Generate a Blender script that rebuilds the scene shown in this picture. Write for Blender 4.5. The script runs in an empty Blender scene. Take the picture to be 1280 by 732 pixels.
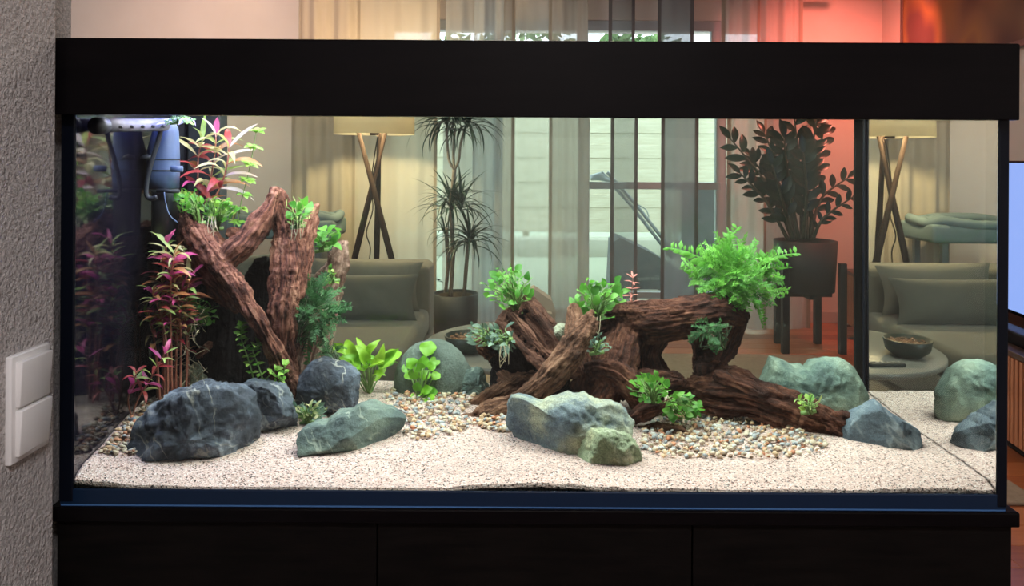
import bpy, bmesh, math, random
import numpy as np
from mathutils import Vector, Matrix

# ------------------------------------------------------------------ camera, world, light
scene = bpy.context.scene
COL = scene.collection
F, CX, HY, ZC, ROLL = 925.0, 640.0, 200.0, 1.25, 0.0061

cam_data = bpy.data.cameras.new('camera')
cam = bpy.data.objects.new('camera', cam_data)
COL.objects.link(cam)
cam_data.sensor_width = 36.0
cam_data.lens = F / 1280.0 * 36.0
cam_data.shift_y = (HY - 366.0) / 1280.0
cam_data.clip_start = 0.02
cam.location = (0, 0, ZC)
cam.rotation_euler = (math.pi / 2, -ROLL, 0)
scene.camera = cam

world = bpy.data.worlds.new('sky')
scene.world = world
world.use_nodes = True
wb = world.node_tree.nodes['Background']
wb.inputs[0].default_value = (0.80, 0.90, 1.0, 1)
wb.inputs[1].default_value = 3.0

scene.view_settings.view_transform = 'Standard'
scene.view_settings.look = 'None'
scene.view_settings.gamma = 1.0
scene.view_settings.use_curve_mapping = False
scene.view_settings.exposure = 0.75
scene.cycles.max_bounces = 12
scene.cycles.transmission_bounces = 12
scene.cycles.transparent_max_bounces = 24
scene.cycles.caustics_refractive = False
scene.cycles.caustics_reflective = False
scene.cycles.sample_clamp_indirect = 4.0
scene.cycles.use_denoising = True

def light(name, kind, loc, energy, color, aim=None, **kw):
    d = bpy.data.lights.new(name, kind)
    d.energy = energy
    d.color = color
    for k, v in kw.items():
        setattr(d, k, v)
    o = bpy.data.objects.new(name, d)
    COL.objects.link(o)
    o.location = loc
    if aim is not None:
        o.rotation_euler = (Vector(aim) - Vector(loc)).to_track_quat('-Z', 'Y').to_euler()
    return o

# unseen fill lights added on the camera's side and over the sitting area
light('front_fill_light', 'AREA', (0.3, -0.75, 2.56), 28, (0.97, 0.95, 1.0), (0.3, -0.75, 0), shape='DISK', size=0.7)
light('sitting_fill_light', 'AREA', (0.0, 3.2, 2.56), 17, (1.0, 0.90, 0.78), (0.0, 3.2, 0), shape='DISK', size=1.0)
# unseen red spot for the far corner's glow, plus an added warm fill spot
light('unseen_red_spot', 'SPOT', (2.42, 4.75, 2.54), 105, (1.0, 0.19, 0.14), (2.45, 5.94, 1.3), spot_size=math.radians(115), spot_blend=1.0, shadow_soft_size=0.06)
light('warm_fill_spot', 'SPOT', (-2.3, 4.2, 2.54), 50, (1.0, 0.62, 0.48), (-2.3, 5.94, 2.0), spot_size=math.radians(110), spot_blend=1.0, shadow_soft_size=0.06)

# ------------------------------------------------------------------ pixel -> place (directions; depth given by contact)
NW = 1.33
D1, T = 1.20, 0.63
D2 = D1 + T
XR, XL = 0.7875, -0.712
ca, sa = math.cos(ROLL), math.sin(ROLL)

def _ab(px, py):
    u, v = px - CX, py - HY
    return (u * ca + v * sa) / F, (-u * sa + v * ca) / F

def _s(a, b):
    t = math.hypot(a, b)
    if t < 1e-6:
        return 1 / NW
    s = math.sin(math.atan(t)) / NW
    return math.tan(math.asin(s)) / t

def PT(px, py, t):
    """through the front glass, t metres into the water"""
    a, b = _ab(px, py); s = _s(a, b)
    return Vector((a * (D1 + s * t), D1 + t, ZC - b * (D1 + s * t)))

def P(px, py, d):
    """in the tank, d is the apparent depth 1.2 .. 1.66"""
    return PT(px, py, (d - 1.2) * 1.37)

def PR(px, py, d):
    """in the room behind, seen through the whole tank"""
    a, b = _ab(px, py); s = _s(a, b)
    e = d - T + s * T
    return Vector((a * e, d, ZC - b * e))

def PO(px, py, d):
    a, b = _ab(px, py)
    return Vector((a * d, d, ZC - b * d))

# ------------------------------------------------------------------ numpy noise
def _hash(ix, iy, iz, seed):
    h = (ix * 374761393 + iy * 668265263 + iz * 2147483647 + seed * 1274126177) & 0xffffffff
    h = ((h ^ (h >> 13)) * 1274126177) & 0xffffffff
    h = h ^ (h >> 16)
    return (h & 0xffff) / 65535.0

def vnoise(p, seed=0):
    p = np.asarray(p, dtype=np.float64)
    i = np.floor(p).astype(np.int64); f = p - i
    f = f * f * (3 - 2 * f)
    r = 0
    for dx in (0, 1):
        wx = f[:, 0] if dx else 1 - f[:, 0]
        for dy in (0, 1):
            wy = f[:, 1] if dy else 1 - f[:, 1]
            for dz in (0, 1):
                wz = f[:, 2] if dz else 1 - f[:, 2]
                r = r + wx * wy * wz * _hash(i[:, 0] + dx, i[:, 1] + dy, i[:, 2] + dz, seed)
    return r * 2 - 1

def fbm(p, octaves=4, seed=0, gain=0.5):
    p = np.asarray(p, dtype=np.float64)
    a, r = 1.0, 0
    for o in range(octaves):
        r = r + a * vnoise(p * (2.03 ** o) + o * 17.3, seed + o)
        a *= gain
    return r

# ------------------------------------------------------------------ sand surface
def sandz(x, y):
    x = np.asarray(x, dtype=np.float64); y = np.asarray(y, dtype=np.float64)
    t = (y - D1) / T
    z = 0.7265 + 0.015 * t
    q = np.stack([x * 5, y * 5, x * 0], -1).reshape(-1, 3)
    n = fbm(q, 3, 5).reshape(x.shape)
    z = z + 0.006 * n
    # mounds: left back, middle and the gravel banks
    for mx, my, rx, ry, h in ((-0.50, 1.62, 0.22, 0.22, 0.035), (-0.10, 1.60, 0.30, 0.20, 0.014), (0.25, 1.50, 0.3, 0.15, 0.012), (-0.70, 1.50, 0.13, 0.22, 0.034)):
        z = z + h * np.exp(-((x - mx) / rx) ** 2 - ((y - my) / ry) ** 2)
    # crest along the front pane
    z = z + 0.004 * np.sin(x * 9 + 1.1) * np.exp(-((y - D1) / 0.06) ** 2)
    return z

def ground(px, py, lift=0.0):
    lo, hi = 0.0, T
    for k in range(24):
        m = (lo + hi) / 2
        p = PT(px, py, m)
        if p.z > float(sandz(p.x, p.y)) + lift:
            lo = m
        else:
            hi = m
    return PT(px, py, (lo + hi) / 2)

# ------------------------------------------------------------------ object helpers
ORG = {}
def tag(o, label=None, cat=None, group=None, kind=None):
    if label: o['label'] = label
    if cat: o['category'] = cat
    if group: o['group'] = group
    if kind: o['kind'] = kind
    return o

def empty(name, loc, label=None, cat=None, group=None, kind=None):
    o = bpy.data.objects.new(name, None)
    o.empty_display_size = 0.02
    COL.objects.link(o)
    o.location = loc
    ORG[o.name] = Vector(loc)
    return tag(o, label, cat, group, kind)

def mk(name, vf, mat, parent=None, smooth=True, label=None, cat=None, group=None, kind=None, attr=None):
    V, Fc = vf[0], vf[1]
    V = np.asarray([tuple(v) for v in V] if not isinstance(V, np.ndarray) else V, dtype=np.float64)
    lo, hi = V.min(0), V.max(0)
    org = Vector(((lo[0] + hi[0]) / 2, (lo[1] + hi[1]) / 2, lo[2]))
    me = bpy.data.meshes.new(name)
    me.from_pydata((V - np.array(org)).tolist(), [], Fc)
    me.materials.append(mat)
    if smooth:
        me.polygons.foreach_set('use_smooth', [True] * len(me.polygons))
    if attr:
        for an, data in attr.items():
            at = me.attributes.new(an, 'FLOAT', 'POINT')
            at.data.foreach_set('value', np.asarray(data, dtype=np.float32))
    me.update()
    o = bpy.data.objects.new(name, me)
    COL.objects.link(o)
    if parent is not None:
        o.parent = parent
        o.location = org - ORG[parent.name]
    else:
        o.location = org
    ORG[o.name] = org
    return tag(o, label, cat, group, kind)

def inst(name, mesh, M, parent=None, label=None, cat=None, group=None):
    """object that shares a mesh; M is its world matrix"""
    o = bpy.data.objects.new(name, mesh)
    COL.objects.link(o)
    if parent is not None:
        o.parent = parent
        M = Matrix.Translation(-ORG[parent.name]) @ M
    o.matrix_basis = M
    return tag(o, label, cat, group)

def join(parts):
    V, Fc, n = [], [], 0
    for v, f in parts:
        V.extend([tuple(x) for x in v])
        Fc.extend([tuple(i + n for i in q) for q in f])
        n += len(v)
    return V, Fc

def box(x0, x1, y0, y1, z0, z1):
    V = [(x, y, z) for x in (x0, x1) for y in (y0, y1) for z in (z0, z1)]
    return V, [(0, 1, 3, 2), (4, 6, 7, 5), (0, 4, 5, 1), (2, 3, 7, 6), (0, 2, 6, 4), (1, 5, 7, 3)]

def bbox(x0, x1, y0, y1, z0, z1, bev=0.004, seg=2):
    bm = bmesh.new()
    V, Fc = box(x0, x1, y0, y1, z0, z1)
    vs = [bm.verts.new(v) for v in V]
    for f in Fc:
        bm.faces.new([vs[i] for i in f])
    bmesh.ops.recalc_face_normals(bm, faces=bm.faces)
    bmesh.ops.bevel(bm, geom=list(bm.edges), offset=bev, segments=seg, affect='EDGES', profile=0.5)
    bm.verts.index_update()
    r = [tuple(v.co) for v in bm.verts], [tuple(v.index for v in f.verts) for f in bm.faces]
    bm.free()
    return r

def xform(vf, M):
    return [tuple(M @ Vector(v)) for v in vf[0]], vf[1]

def tube(pts, radii, n=8, flat=1.0, caps=True):
    pts = [Vector(p) for p in pts]
    if not hasattr(radii, '__len__'):
        radii = [radii] * len(pts)
    V, Fc = [], []
    up = Vector((0, 0, 1))
    prev = None
    for i, p in enumerate(pts):
        t = (pts[min(i + 1, len(pts) - 1)] - pts[max(i - 1, 0)]).normalized()
        if prev is None:
            ref = up if abs(t.z) < 0.9 else Vector((1, 0, 0))
            a = t.cross(ref).normalized()
        else:
            a = (prev - t * prev.dot(t)).normalized()
        prev = a
        b = t.cross(a)
        for k in range(n):
            th = 2 * math.pi * k / n
            V.append(tuple(p + a * (math.cos(th) * radii[i]) + b * (math.sin(th) * radii[i] * flat)))
    for i in range(len(pts) - 1):
        for k in range(n):
            k2 = (k + 1) % n
            Fc.append((i * n + k, i * n + k2, (i + 1) * n + k2, (i + 1) * n + k))
    if caps:
        Fc.append(tuple(range(n - 1, -1, -1)))
        Fc.append(tuple(range((len(pts) - 1) * n, len(pts) * n)))
    return V, Fc

def lathe(profile, c, n=32, close=False):
    V, Fc = [], []
    m = len(profile)
    for r, z in profile:
        for k in range(n):
            th = 2 * math.pi * k / n
            V.append((c[0] + r * math.cos(th), c[1] + r * math.sin(th), c[2] + z))
    for i in range(m - 1 + (1 if close else 0)):
        j = (i + 1) % m
        for k in range(n):
            k2 = (k + 1) % n
            Fc.append((i * n + k, i * n + k2, j * n + k2, j * n + k))
    if not close:
        if profile[0][0] > 1e-6: Fc.append(tuple(range(n - 1, -1, -1)))
        if profile[-1][0] > 1e-6: Fc.append(tuple(range((m - 1) * n, m * n)))
    return V, Fc

def smoothpath(pts, k=4):
    """Catmull-Rom through tuples (any length)"""
    pts = [np.asarray(p, dtype=float) for p in pts]
    out = []
    for i in range(len(pts) - 1):
        p0, p1, p2, p3 = pts[max(i - 1, 0)], pts[i], pts[i + 1], pts[min(i + 2, len(pts) - 1)]
        for j in range(k):
            t = j / k
            out.append(0.5 * ((2 * p1) + (-p0 + p2) * t + (2 * p0 - 5 * p1 + 4 * p2 - p3) * t * t + (-p0 + 3 * p1 - 3 * p2 + p3) * t ** 3))
    out.append(pts[-1])
    return out

# ------------------------------------------------------------------ materials
def newmat(name):
    m = bpy.data.materials.new(name)
    m.use_nodes = True
    nt = m.node_tree
    b = nt.nodes['Principled BSDF']
    return m, nt, b

def N(nt, typ, **kw):
    n = nt.nodes.new(typ)
    for k, v in kw.items():
        if k.startswith('i_'):
            n.inputs[int(k[2:])].default_value = v
        else:
            setattr(n, k, v)
    return n

def c4(c):
    return (c[0], c[1], c[2], 1)

def ramp(nt, stops, src, interp='LINEAR'):
    r = N(nt, 'ShaderNodeValToRGB')
    r.color_ramp.interpolation = interp
    el = r.color_ramp.elements
    while len(el) < len(stops):
        el.new(0.5)
    for e, (p, c) in zip(el, stops):
        e.position = p
        e.color = c4(c)
    nt.links.new(src, r.inputs[0])
    return r.outputs[0]

def coords(nt, kind='Object', scale=(1, 1, 1)):
    tc = N(nt, 'ShaderNodeTexCoord')
    mp = N(nt, 'ShaderNodeMapping')
    mp.inputs['Scale'].default_value = scale
    nt.links.new(tc.outputs[kind], mp.inputs[0])
    return mp.outputs[0]

def noise_out(nt, vec, scale, detail=4, rough=0.55):
    n = N(nt, 'ShaderNodeTexNoise')
    n.inputs['Scale'].default_value = scale
    n.inputs['Detail'].default_value = detail
    n.inputs['Roughness'].default_value = rough
    nt.links.new(vec, n.inputs['Vector'])
    return n.outputs['Fac']

def bump(nt, b, h, strength=0.3, dist=0.002):
    bp = N(nt, 'ShaderNodeBump')
    bp.inputs['Strength'].default_value = strength
    bp.inputs['Distance'].default_value = dist
    nt.links.new(h, bp.inputs['Height'])
    nt.links.new(bp.outputs[0], b.inputs['Normal'])

def pmat(name, c1, c2=None, scale=20, rough=0.6, bmp=0.0, bscale=None, dist=0.002, spec=0.5, metallic=0.0, stretch=(1, 1, 1), coord='Object', sheen=0):
    m, nt, b = newmat(name)
    b.inputs['Roughness'].default_value = rough
    b.inputs['Metallic'].default_value = metallic
    b.inputs['Specular IOR Level'].default_value = spec
    if sheen: b.inputs['Sheen Weight'].default_value = sheen
    if c2 is None:
        b.inputs['Base Color'].default_value = c4(c1)
    v = coords(nt, coord, stretch)
    if c2 is not None:
        nt.links.new(ramp(nt, [(0.32, c1), (0.68, c2)], noise_out(nt, v, scale)), b.inputs['Base Color'])
    if bmp:
        bump(nt, b, noise_out(nt, v, bscale or scale * 3, 5), bmp, dist)
    return m

def emat(name, c, s):
    m, nt, b = newmat(name)
    b.inputs['Base Color'].default_value = (0.02, 0.02, 0.02, 1)
    b.inputs['Emission Color'].default_value = c4(c)
    b.inputs['Emission Strength'].default_value = s
    return m

def thinmat(name, tint, trans, translucent=0.5, color=(0.7, 0.7, 0.7), gloss=0.0, weave=0.0):
    """see-through cloth or film: part of the rays pass, the rest scatter"""
    m = bpy.data.materials.new(name); m.use_nodes = True
    nt = m.node_tree; nt.nodes.clear()
    out = N(nt, 'ShaderNodeOutputMaterial')
    tr = N(nt, 'ShaderNodeBsdfTransparent'); tr.inputs[0].default_value = c4(tint)
    df = N(nt, 'ShaderNodeBsdfDiffuse'); df.inputs[0].default_value = c4(color)
    tl = N(nt, 'ShaderNodeBsdfTranslucent'); tl.inputs[0].default_value = c4(color)
    m1 = N(nt, 'ShaderNodeMixShader'); m1.inputs[0].default_value = translucent
    nt.links.new(df.outputs[0], m1.inputs[1]); nt.links.new(tl.outputs[0], m1.inputs[2])
    m2 = N(nt, 'ShaderNodeMixShader'); m2.inputs[0].default_value = 1 - trans
    nt.links.new(tr.outputs[0], m2.inputs[1]); nt.links.new(m1.outputs[0], m2.inputs[2])
    last = m2
    if gloss:
        gl = N(nt, 'ShaderNodeBsdfGlossy'); gl.inputs['Roughness'].default_value = 0.0
        m3 = N(nt, 'ShaderNodeMixShader')
        fr = N(nt, 'ShaderNodeLayerWeight'); fr.inputs[0].default_value = 0.2
        mu = N(nt, 'ShaderNodeMath', operation='MULTIPLY'); mu.inputs[1].default_value = gloss
        nt.links.new(fr.outputs['Fresnel'], mu.inputs[0])
        nt.links.new(mu.outputs[0], m3.inputs[0])
        nt.links.new(m2.outputs[0], m3.inputs[1]); nt.links.new(gl.outputs[0], m3.inputs[2])
        last = m3
    nt.links.new(last.outputs[0], out.inputs[0])
    return m

def leafmat(name, c1, c2, rough=0.4, trans=0.35, scale=40):
    """colour varies from leaf to leaf and along each leaf; part of the light shines through"""
    m, nt, b = newmat(name)
    b.inputs['Roughness'].default_value = rough
    oi = N(nt, 'ShaderNodeObjectInfo')
    v = coords(nt, 'Object')
    n = noise_out(nt, v, scale, 3)
    ad = N(nt, 'ShaderNodeMath', operation='ADD')
    mu = N(nt, 'ShaderNodeMath', operation='MULTIPLY'); mu.inputs[1].default_value = 0.7
    mu2 = N(nt, 'ShaderNodeMath', operation='MULTIPLY'); mu2.inputs[1].default_value = 0.5
    nt.links.new(oi.outputs['Random'], mu.inputs[0]); nt.links.new(n, mu2.inputs[0])
    nt.links.new(mu.outputs[0], ad.inputs[0]); nt.links.new(mu2.outputs[0], ad.inputs[1])
    col = ramp(nt, [(0.15, c1), (0.85, c2)], ad.outputs[0])
    nt.links.new(col, b.inputs['Base Color'])
    tl = N(nt, 'ShaderNodeBsdfTranslucent'); nt.links.new(col, tl.inputs[0])
    mx = N(nt, 'ShaderNodeMixShader'); mx.inputs[0].default_value = trans
    out = nt.nodes['Material Output']
    nt.links.new(b.outputs[0], mx.inputs[1]); nt.links.new(tl.outputs[0], mx.inputs[2])
    nt.links.new(mx.outputs[0], out.inputs[0])
    return m

def rockmat(name, stops, vein=(0.6, 0.6, 0.5), vein_amt=0.5, scale=14, speck=0.4, vscale=9):
    m, nt, b = newmat(name)
    b.inputs['Roughness'].default_value = 0.75
    v = coords(nt, 'Object')
    n1 = noise_out(nt, v, scale, 6, 0.6)
    base = ramp(nt, stops, n1)
    n2 = noise_out(nt, v, 380, 2, 0.7)
    sp = N(nt, 'ShaderNodeMix', data_type='RGBA', blend_type='OVERLAY'); sp.inputs[0].default_value = speck
    nt.links.new(base, sp.inputs[6])
    nt.links.new(ramp(nt, [(0.3, (0.12, 0.12, 0.12)), (0.7, (0.9, 0.9, 0.9))], n2), sp.inputs[7])
    # veins: thin bands of a distorted noise
    nz = N(nt, 'ShaderNodeTexNoise'); nz.inputs['Scale'].default_value = vscale; nz.inputs['Detail'].default_value = 3; nz.inputs['Distortion'].default_value = 1.5
    nt.links.new(v, nz.inputs['Vector'])
    vr = ramp(nt, [(0.485, (0, 0, 0)), (0.5, (1, 1, 1)), (0.515, (0, 0, 0))], nz.outputs['Fac'])
    bw0 = N(nt, 'ShaderNodeMath', operation='MULTIPLY'); bw0.inputs[1].default_value = vein_amt
    nt.links.new(vr, bw0.inputs[0])
    bw = N(nt, 'ShaderNodeMath', operation='MULTIPLY')
    nt.links.new(bw0.outputs[0], bw.inputs[0])
    nt.links.new(ramp(nt, [(0.42, (0, 0, 0)), (0.56, (1, 1, 1))], noise_out(nt, v, 24, 3)), bw.inputs[1])
    mx = N(nt, 'ShaderNodeMix', data_type='RGBA'); mx.inputs[7].default_value = c4(vein)
    nt.links.new(bw.outputs[0], mx.inputs[0]); nt.links.new(sp.outputs[2], mx.inputs[6])
    nt.links.new(mx.outputs[2], b.inputs['Base Color'])
    bump(nt, b, noise_out(nt, v, 110, 8, 0.72), 0.9, 0.005)
    return m

def woodmat(name, stops, scale=1.0, rough=0.85):
    """bark colour runs along the grain held in the mesh attributes 'along' and 'around'"""
    m, nt, b = newmat(name)
    b.inputs['Roughness'].default_value = rough
    b.inputs['Specular IOR Level'].default_value = 0.25
    a1 = N(nt, 'ShaderNodeAttribute', attribute_name='along')
    a2 = N(nt, 'ShaderNodeAttribute', attribute_name='around')
    a3 = N(nt, 'ShaderNodeAttribute', attribute_name='around2')
    cb = N(nt, 'ShaderNodeCombineXYZ')
    nt.links.new(a1.outputs['Fac'], cb.inputs[0]); nt.links.new(a2.outputs['Fac'], cb.inputs[1]); nt.links.new(a3.outputs['Fac'], cb.inputs[2])
    mp = N(nt, 'ShaderNodeMapping'); mp.inputs['Scale'].default_value = (22 * scale, 190 * scale, 190 * scale)
    nt.links.new(cb.outputs[0], mp.inputs[0])
    n1 = noise_out(nt, mp.outputs[0], 1.0, 6, 0.6)
    v = coords(nt, 'Object')
    n2 = noise_out(nt, v, 16 * scale, 4)
    mx = N(nt, 'ShaderNodeMath', operation='MULTIPLY_ADD'); mx.inputs[1].default_value = 0.55
    mu = N(nt, 'ShaderNodeMath', operation='MULTIPLY'); mu.inputs[1].default_value = 0.45
    nt.links.new(n2, mu.inputs[0]); nt.links.new(n1, mx.inputs[0]); nt.links.new(mu.outputs[0], mx.inputs[2])
    nt.links.new(ramp(nt, stops, mx.outputs[0]), b.inputs['Base Color'])
    n3 = noise_out(nt, v, 330, 4, 0.7)
    sm = N(nt, 'ShaderNodeMath', operation='ADD'); nt.links.new(n1, sm.inputs[0]); nt.links.new(n3, sm.inputs[1])
    bump(nt, b, sm.outputs[0], 0.9, 0.005)
    return m

MAT = {}
MAT['black'] = pmat('black_laminate', (0.003, 0.0025, 0.003), (0.005, 0.004, 0.0045), 6, rough=0.25, spec=0.08, stretch=(1, 1, 8))
MAT['cabinet'] = pmat('black_brown_laminate', (0.003, 0.0026, 0.0025), (0.0065, 0.005, 0.0045), 9, rough=0.5, spec=0.08, stretch=(1, 1, 8), bmp=0.1, bscale=60)
MAT['silicone'] = pmat('black_silicone', (0.003, 0.0045, 0.009), None, rough=0.35, spec=0.15)
MAT['blueframe'] = pmat('dark_blue_frame', (0.006, 0.017, 0.042), None, rough=0.3, spec=0.25)
MAT['plaster'] = pmat('rough_plaster', (0.44, 0.41, 0.39), (0.74, 0.69, 0.66), 240, rough=0.9, bmp=1.0, bscale=170, dist=0.010)
MAT['wall'] = pmat('painted_wall', (0.66, 0.60, 0.54), (0.70, 0.64, 0.58), 2, rough=0.85, bmp=0.15, bscale=150)
MAT['ceiling'] = pmat('ceiling_paint', (0.75, 0.73, 0.70), None, rough=0.9)
MAT['skirting'] = pmat('skirting_paint', (0.55, 0.50, 0.46), None, rough=0.5)
MAT['switch'] = pmat('switch_plastic', (0.82, 0.80, 0.78), None, rough=0.35)
MAT['metal'] = pmat('grey_metal', (0.30, 0.33, 0.36), None, rough=0.4, metallic=0.3)
MAT['frame'] = pmat('window_frame_paint', (0.42, 0.47, 0.50), None, rough=0.45)
MAT['chrome'] = pmat('chrome', (0.7, 0.7, 0.7), None, rough=0.2, metallic=1.0)

# ================================================================== STRUCTURE
YB = 5.94                       # far wall
def struct(name, vf, mat, parent=None, label=None, smooth=False):
    return mk(name, vf, mat, parent, smooth=smooth, label=label, kind=None if parent else 'structure')

# floor with planks that run across the room
MAT['floorbase'] = pmat('floor_underlay', (0.10, 0.04, 0.02), None, rough=0.6)
def plankmat(name):
    m, nt, b = newmat(name)
    b.inputs['Roughness'].default_value = 0.28
    oi = N(nt, 'ShaderNodeObjectInfo')
    v = coords(nt, 'Object', (2.0, 30, 1))
    n = noise_out(nt, v, 2.0, 6, 0.6)
    ad = N(nt, 'ShaderNodeMath', operation='MULTIPLY_ADD'); ad.inputs[1].default_value = 0.5
    nt.links.new(oi.outputs['Random'], ad.inputs[0])
    mu = N(nt, 'ShaderNodeMath', operation='MULTIPLY'); mu.inputs[1].default_value = 0.5
    nt.links.new(n, mu.inputs[0]); nt.links.new(mu.outputs[0], ad.inputs[2])
    nt.links.new(ramp(nt, [(0.2, (0.24, 0.065, 0.024)), (0.5, (0.40, 0.125, 0.045)), (0.8, (0.52, 0.19, 0.075))], ad.outputs[0]), b.inputs['Base Color'])
    bump(nt, b, n, 0.15, 0.001)
    return m
MAT['plank'] = plankmat('red_brown_wood_plank')
floor = struct('floor', box(-4.0, 3.4, -1.6, YB, -0.12, -0.014), MAT['floorbase'], label='red brown wooden plank floor')
pl_w, pl_l = 0.135, 1.25
pv = bbox(-pl_l / 2 + 0.001, pl_l / 2 - 0.001, -pl_w / 2 + 0.001, pl_w / 2 - 0.001, -0.016, 0.0, 0.0015, 1)
pme = bpy.data.meshes.new('plank'); pme.from_pydata(pv[0], [], pv[1]); pme.materials.append(MAT['plank'])
row = 0
y = 1.95
rnd = random.Random(3)
while y < YB + 0.05:
    off = (row * 0.47) % pl_l
    x = -1.7 + off
    while x < 2.95:
        inst('plank', pme, Matrix.Translation((x, y, 0)), floor)
        x += pl_l
    y += pl_w; row += 1
struct('ceiling', box(-4.0, 3.4, -1.6, YB + 0.1, 2.6, 2.7), MAT['ceiling'])
# walls
WX0, WX1, WZ = -1.03, 2.08, 2.38
struct('wall_back', join([box(-4.0, WX0, YB, YB + 0.16, -0.02, 2.6), box(WX1, 3.3, YB, YB + 0.16, -0.02, 2.6), box(WX0, WX1, YB, YB + 0.16, WZ, 2.6)]), MAT['wall'])
struct('wall_left', box(-4.1, -4.0, -1.6, YB + 0.1, -0.02, 2.6), MAT['wall'])
struct('wall_front', box(-1.0, 2.6, -1.7, -1.6, -0.02, 2.6), MAT['wall'])
def bx_at(yy, off=0.0):          # x of the slanting right side, offset to the room's right
    return 2.49 + 0.141 * (yy - 5.68) + off
RV = [(bx_at(-1.7, .44), -1.7), (bx_at(YB + .02, .44), YB + .02), (bx_at(YB + .02, .6), YB + .02), (bx_at(-1.7, .6), -1.7)]
struct('wall_right', ([(x, yy, z) for z in (-.02, 2.6) for x, yy in RV], [(0, 1, 2, 3), (7, 6, 5, 4), (0, 4, 5, 1), (1, 5, 6, 2), (2, 6, 7, 3), (3, 7, 4, 0)]), MAT['wall'])
struct('wall_left_near', bbox(-1.1, -0.705, -1.6, 1.144, -0.02, 2.6, 0.004), MAT['plaster'])
struct('wall_left_pier', bbox(-1.1, -0.752, 1.13, 1.262, -0.02, 2.6, 0.003), MAT['plaster'])
for nm, x0, x1 in (('baseboard_left', -4.0, WX0), ('baseboard_right', WX1, 2.93)):
    struct(nm, bbox(x0, x1, YB - 0.016, YB, 0, 0.09, 0.003), MAT['skirting'])

# patio window: outer frame, mullions, transom rail, panes
MAT['windowglass'] = thinmat('window_glass', (0.93, 0.96, 0.95), 0.985, 0.5, (0.8, 0.8, 0.8), gloss=0.6)
win = empty('window_1', (0.5, YB + 0.05, 0), 'wide patio window with grey frame behind the sheer curtains', None, None, 'structure')
def fr(name, x0, x1, z0, z1):
    e = 0.004 if name == 'frame_upright' else 0.0
    mk(name, bbox(x0, x1, YB + 0.03 + e, YB + 0.10 - e, z0, z1, 0.004), MAT['frame'], win, smooth=False)
m1, m2 = PR(731, 250, YB).x, PR(903, 250, YB).x
m0 = PR(620, 250, YB).x
for x0, x1 in ((WX0, WX0 + 0.07), (m0 - 0.03, m0 + 0.03), (m1 - 0.05, m1 + 0.04), (m2 - 0.04, m2 + 0.04), (WX1 - 0.07, WX1)):
    fr('frame_upright', x0, x1, 0, WZ)
for z0, z1 in ((0, 0.09), (WZ - 0.08, WZ)):
    fr('frame_rail', WX0, WX1, z0, z1)
zt = PR(780, 232, YB).z
fr('frame_rail', m1, m2, zt - 0.028, zt + 0.028)
zb = PR(780, 369, YB).z
fr('frame_rail', m1, m2, zb - 0.03, zb + 0.02)
for x0, x1 in ((WX0 + .06, m0), (m0, m1), (m1, m2), (m2, WX1 - .06)):
    mk('pane', box(x0, x1, YB + 0.06, YB + 0.066, 0.05, WZ - 0.05), MAT['windowglass'], win, smooth=False)

# ------------------------------------------------------------------ outside
MAT['gravelground'] = pmat('pale_garden_gravel', (0.30, 0.32, 0.24), (0.48, 0.48, 0.38), 60, rough=0.95, bmp=0.5, bscale=120)
MAT['fence'] = pmat('weathered_fence_wood', (0.50, 0.44, 0.33), (0.62, 0.56, 0.44), 3, rough=0.85, stretch=(1, 1, 12), bmp=0.2)
MAT['kerb'] = pmat('pale_concrete', (0.45, 0.43, 0.36), None, rough=0.9)
MAT['soffit'] = pmat('canopy_paint', (0.62, 0.58, 0.60), None, rough=0.8)
struct('ground', box(-9, 11, YB + 0.16, 26, -0.12, -0.02), MAT['gravelground'], label='pale gravel garden beyond the patio window')
YF = 10.4
fen = empty('garden_fence', (0.5, YF, 0), 'weathered fence of horizontal boards across the garden', 'fence')
zf0, zf1 = 0.27, 2.32
nb = 12
bh = (zf1 - zf0) / nb
bv = bbox(-7.0, 8.0, -0.012, 0.012, -0.006, bh + 0.006, 0.003, 1)
bme = bpy.data.meshes.new('board'); bme.from_pydata(bv[0], [], bv[1]); bme.materials.append(MAT['fence'])
for k in range(nb):
    inst('board', bme, Matrix.Translation((0.0, YF + (0.012 if k % 2 else 0.0), zf0 + k * bh)), fen)
for x in (-5.5, -3.6, -1.7, 0.2, 2.1, 4.0, 5.9, 7.8):
    mk('post', bbox(x - 0.045, x + 0.045, YF + 0.03, YF + 0.12, -0.04, zf1 + 0.05, 0.004), MAT['fence'], fen, smooth=False)
mk('garden_kerb', bbox(-7, 8, YF - 0.5, YF - 0.2, -0.04, 0.22, 0.02), MAT['kerb'], label='pale concrete kerb in front of the garden fence', cat='kerb')
struct('canopy', bbox(-2.4, 3.6, YB + 0.17, 8.0, 2.62, 2.74, 0.01), MAT['soffit'], label='patio canopy above the window')
MAT['treeleaf'] = pmat('tree_foliage', (0.05, 0.12, 0.03), (0.16, 0.27, 0.09), 9, rough=0.7)
MAT['bark'] = pmat('tree_bark', (0.10, 0.07, 0.05), None, rough=0.9)
rnd = random.Random(11)
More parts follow.
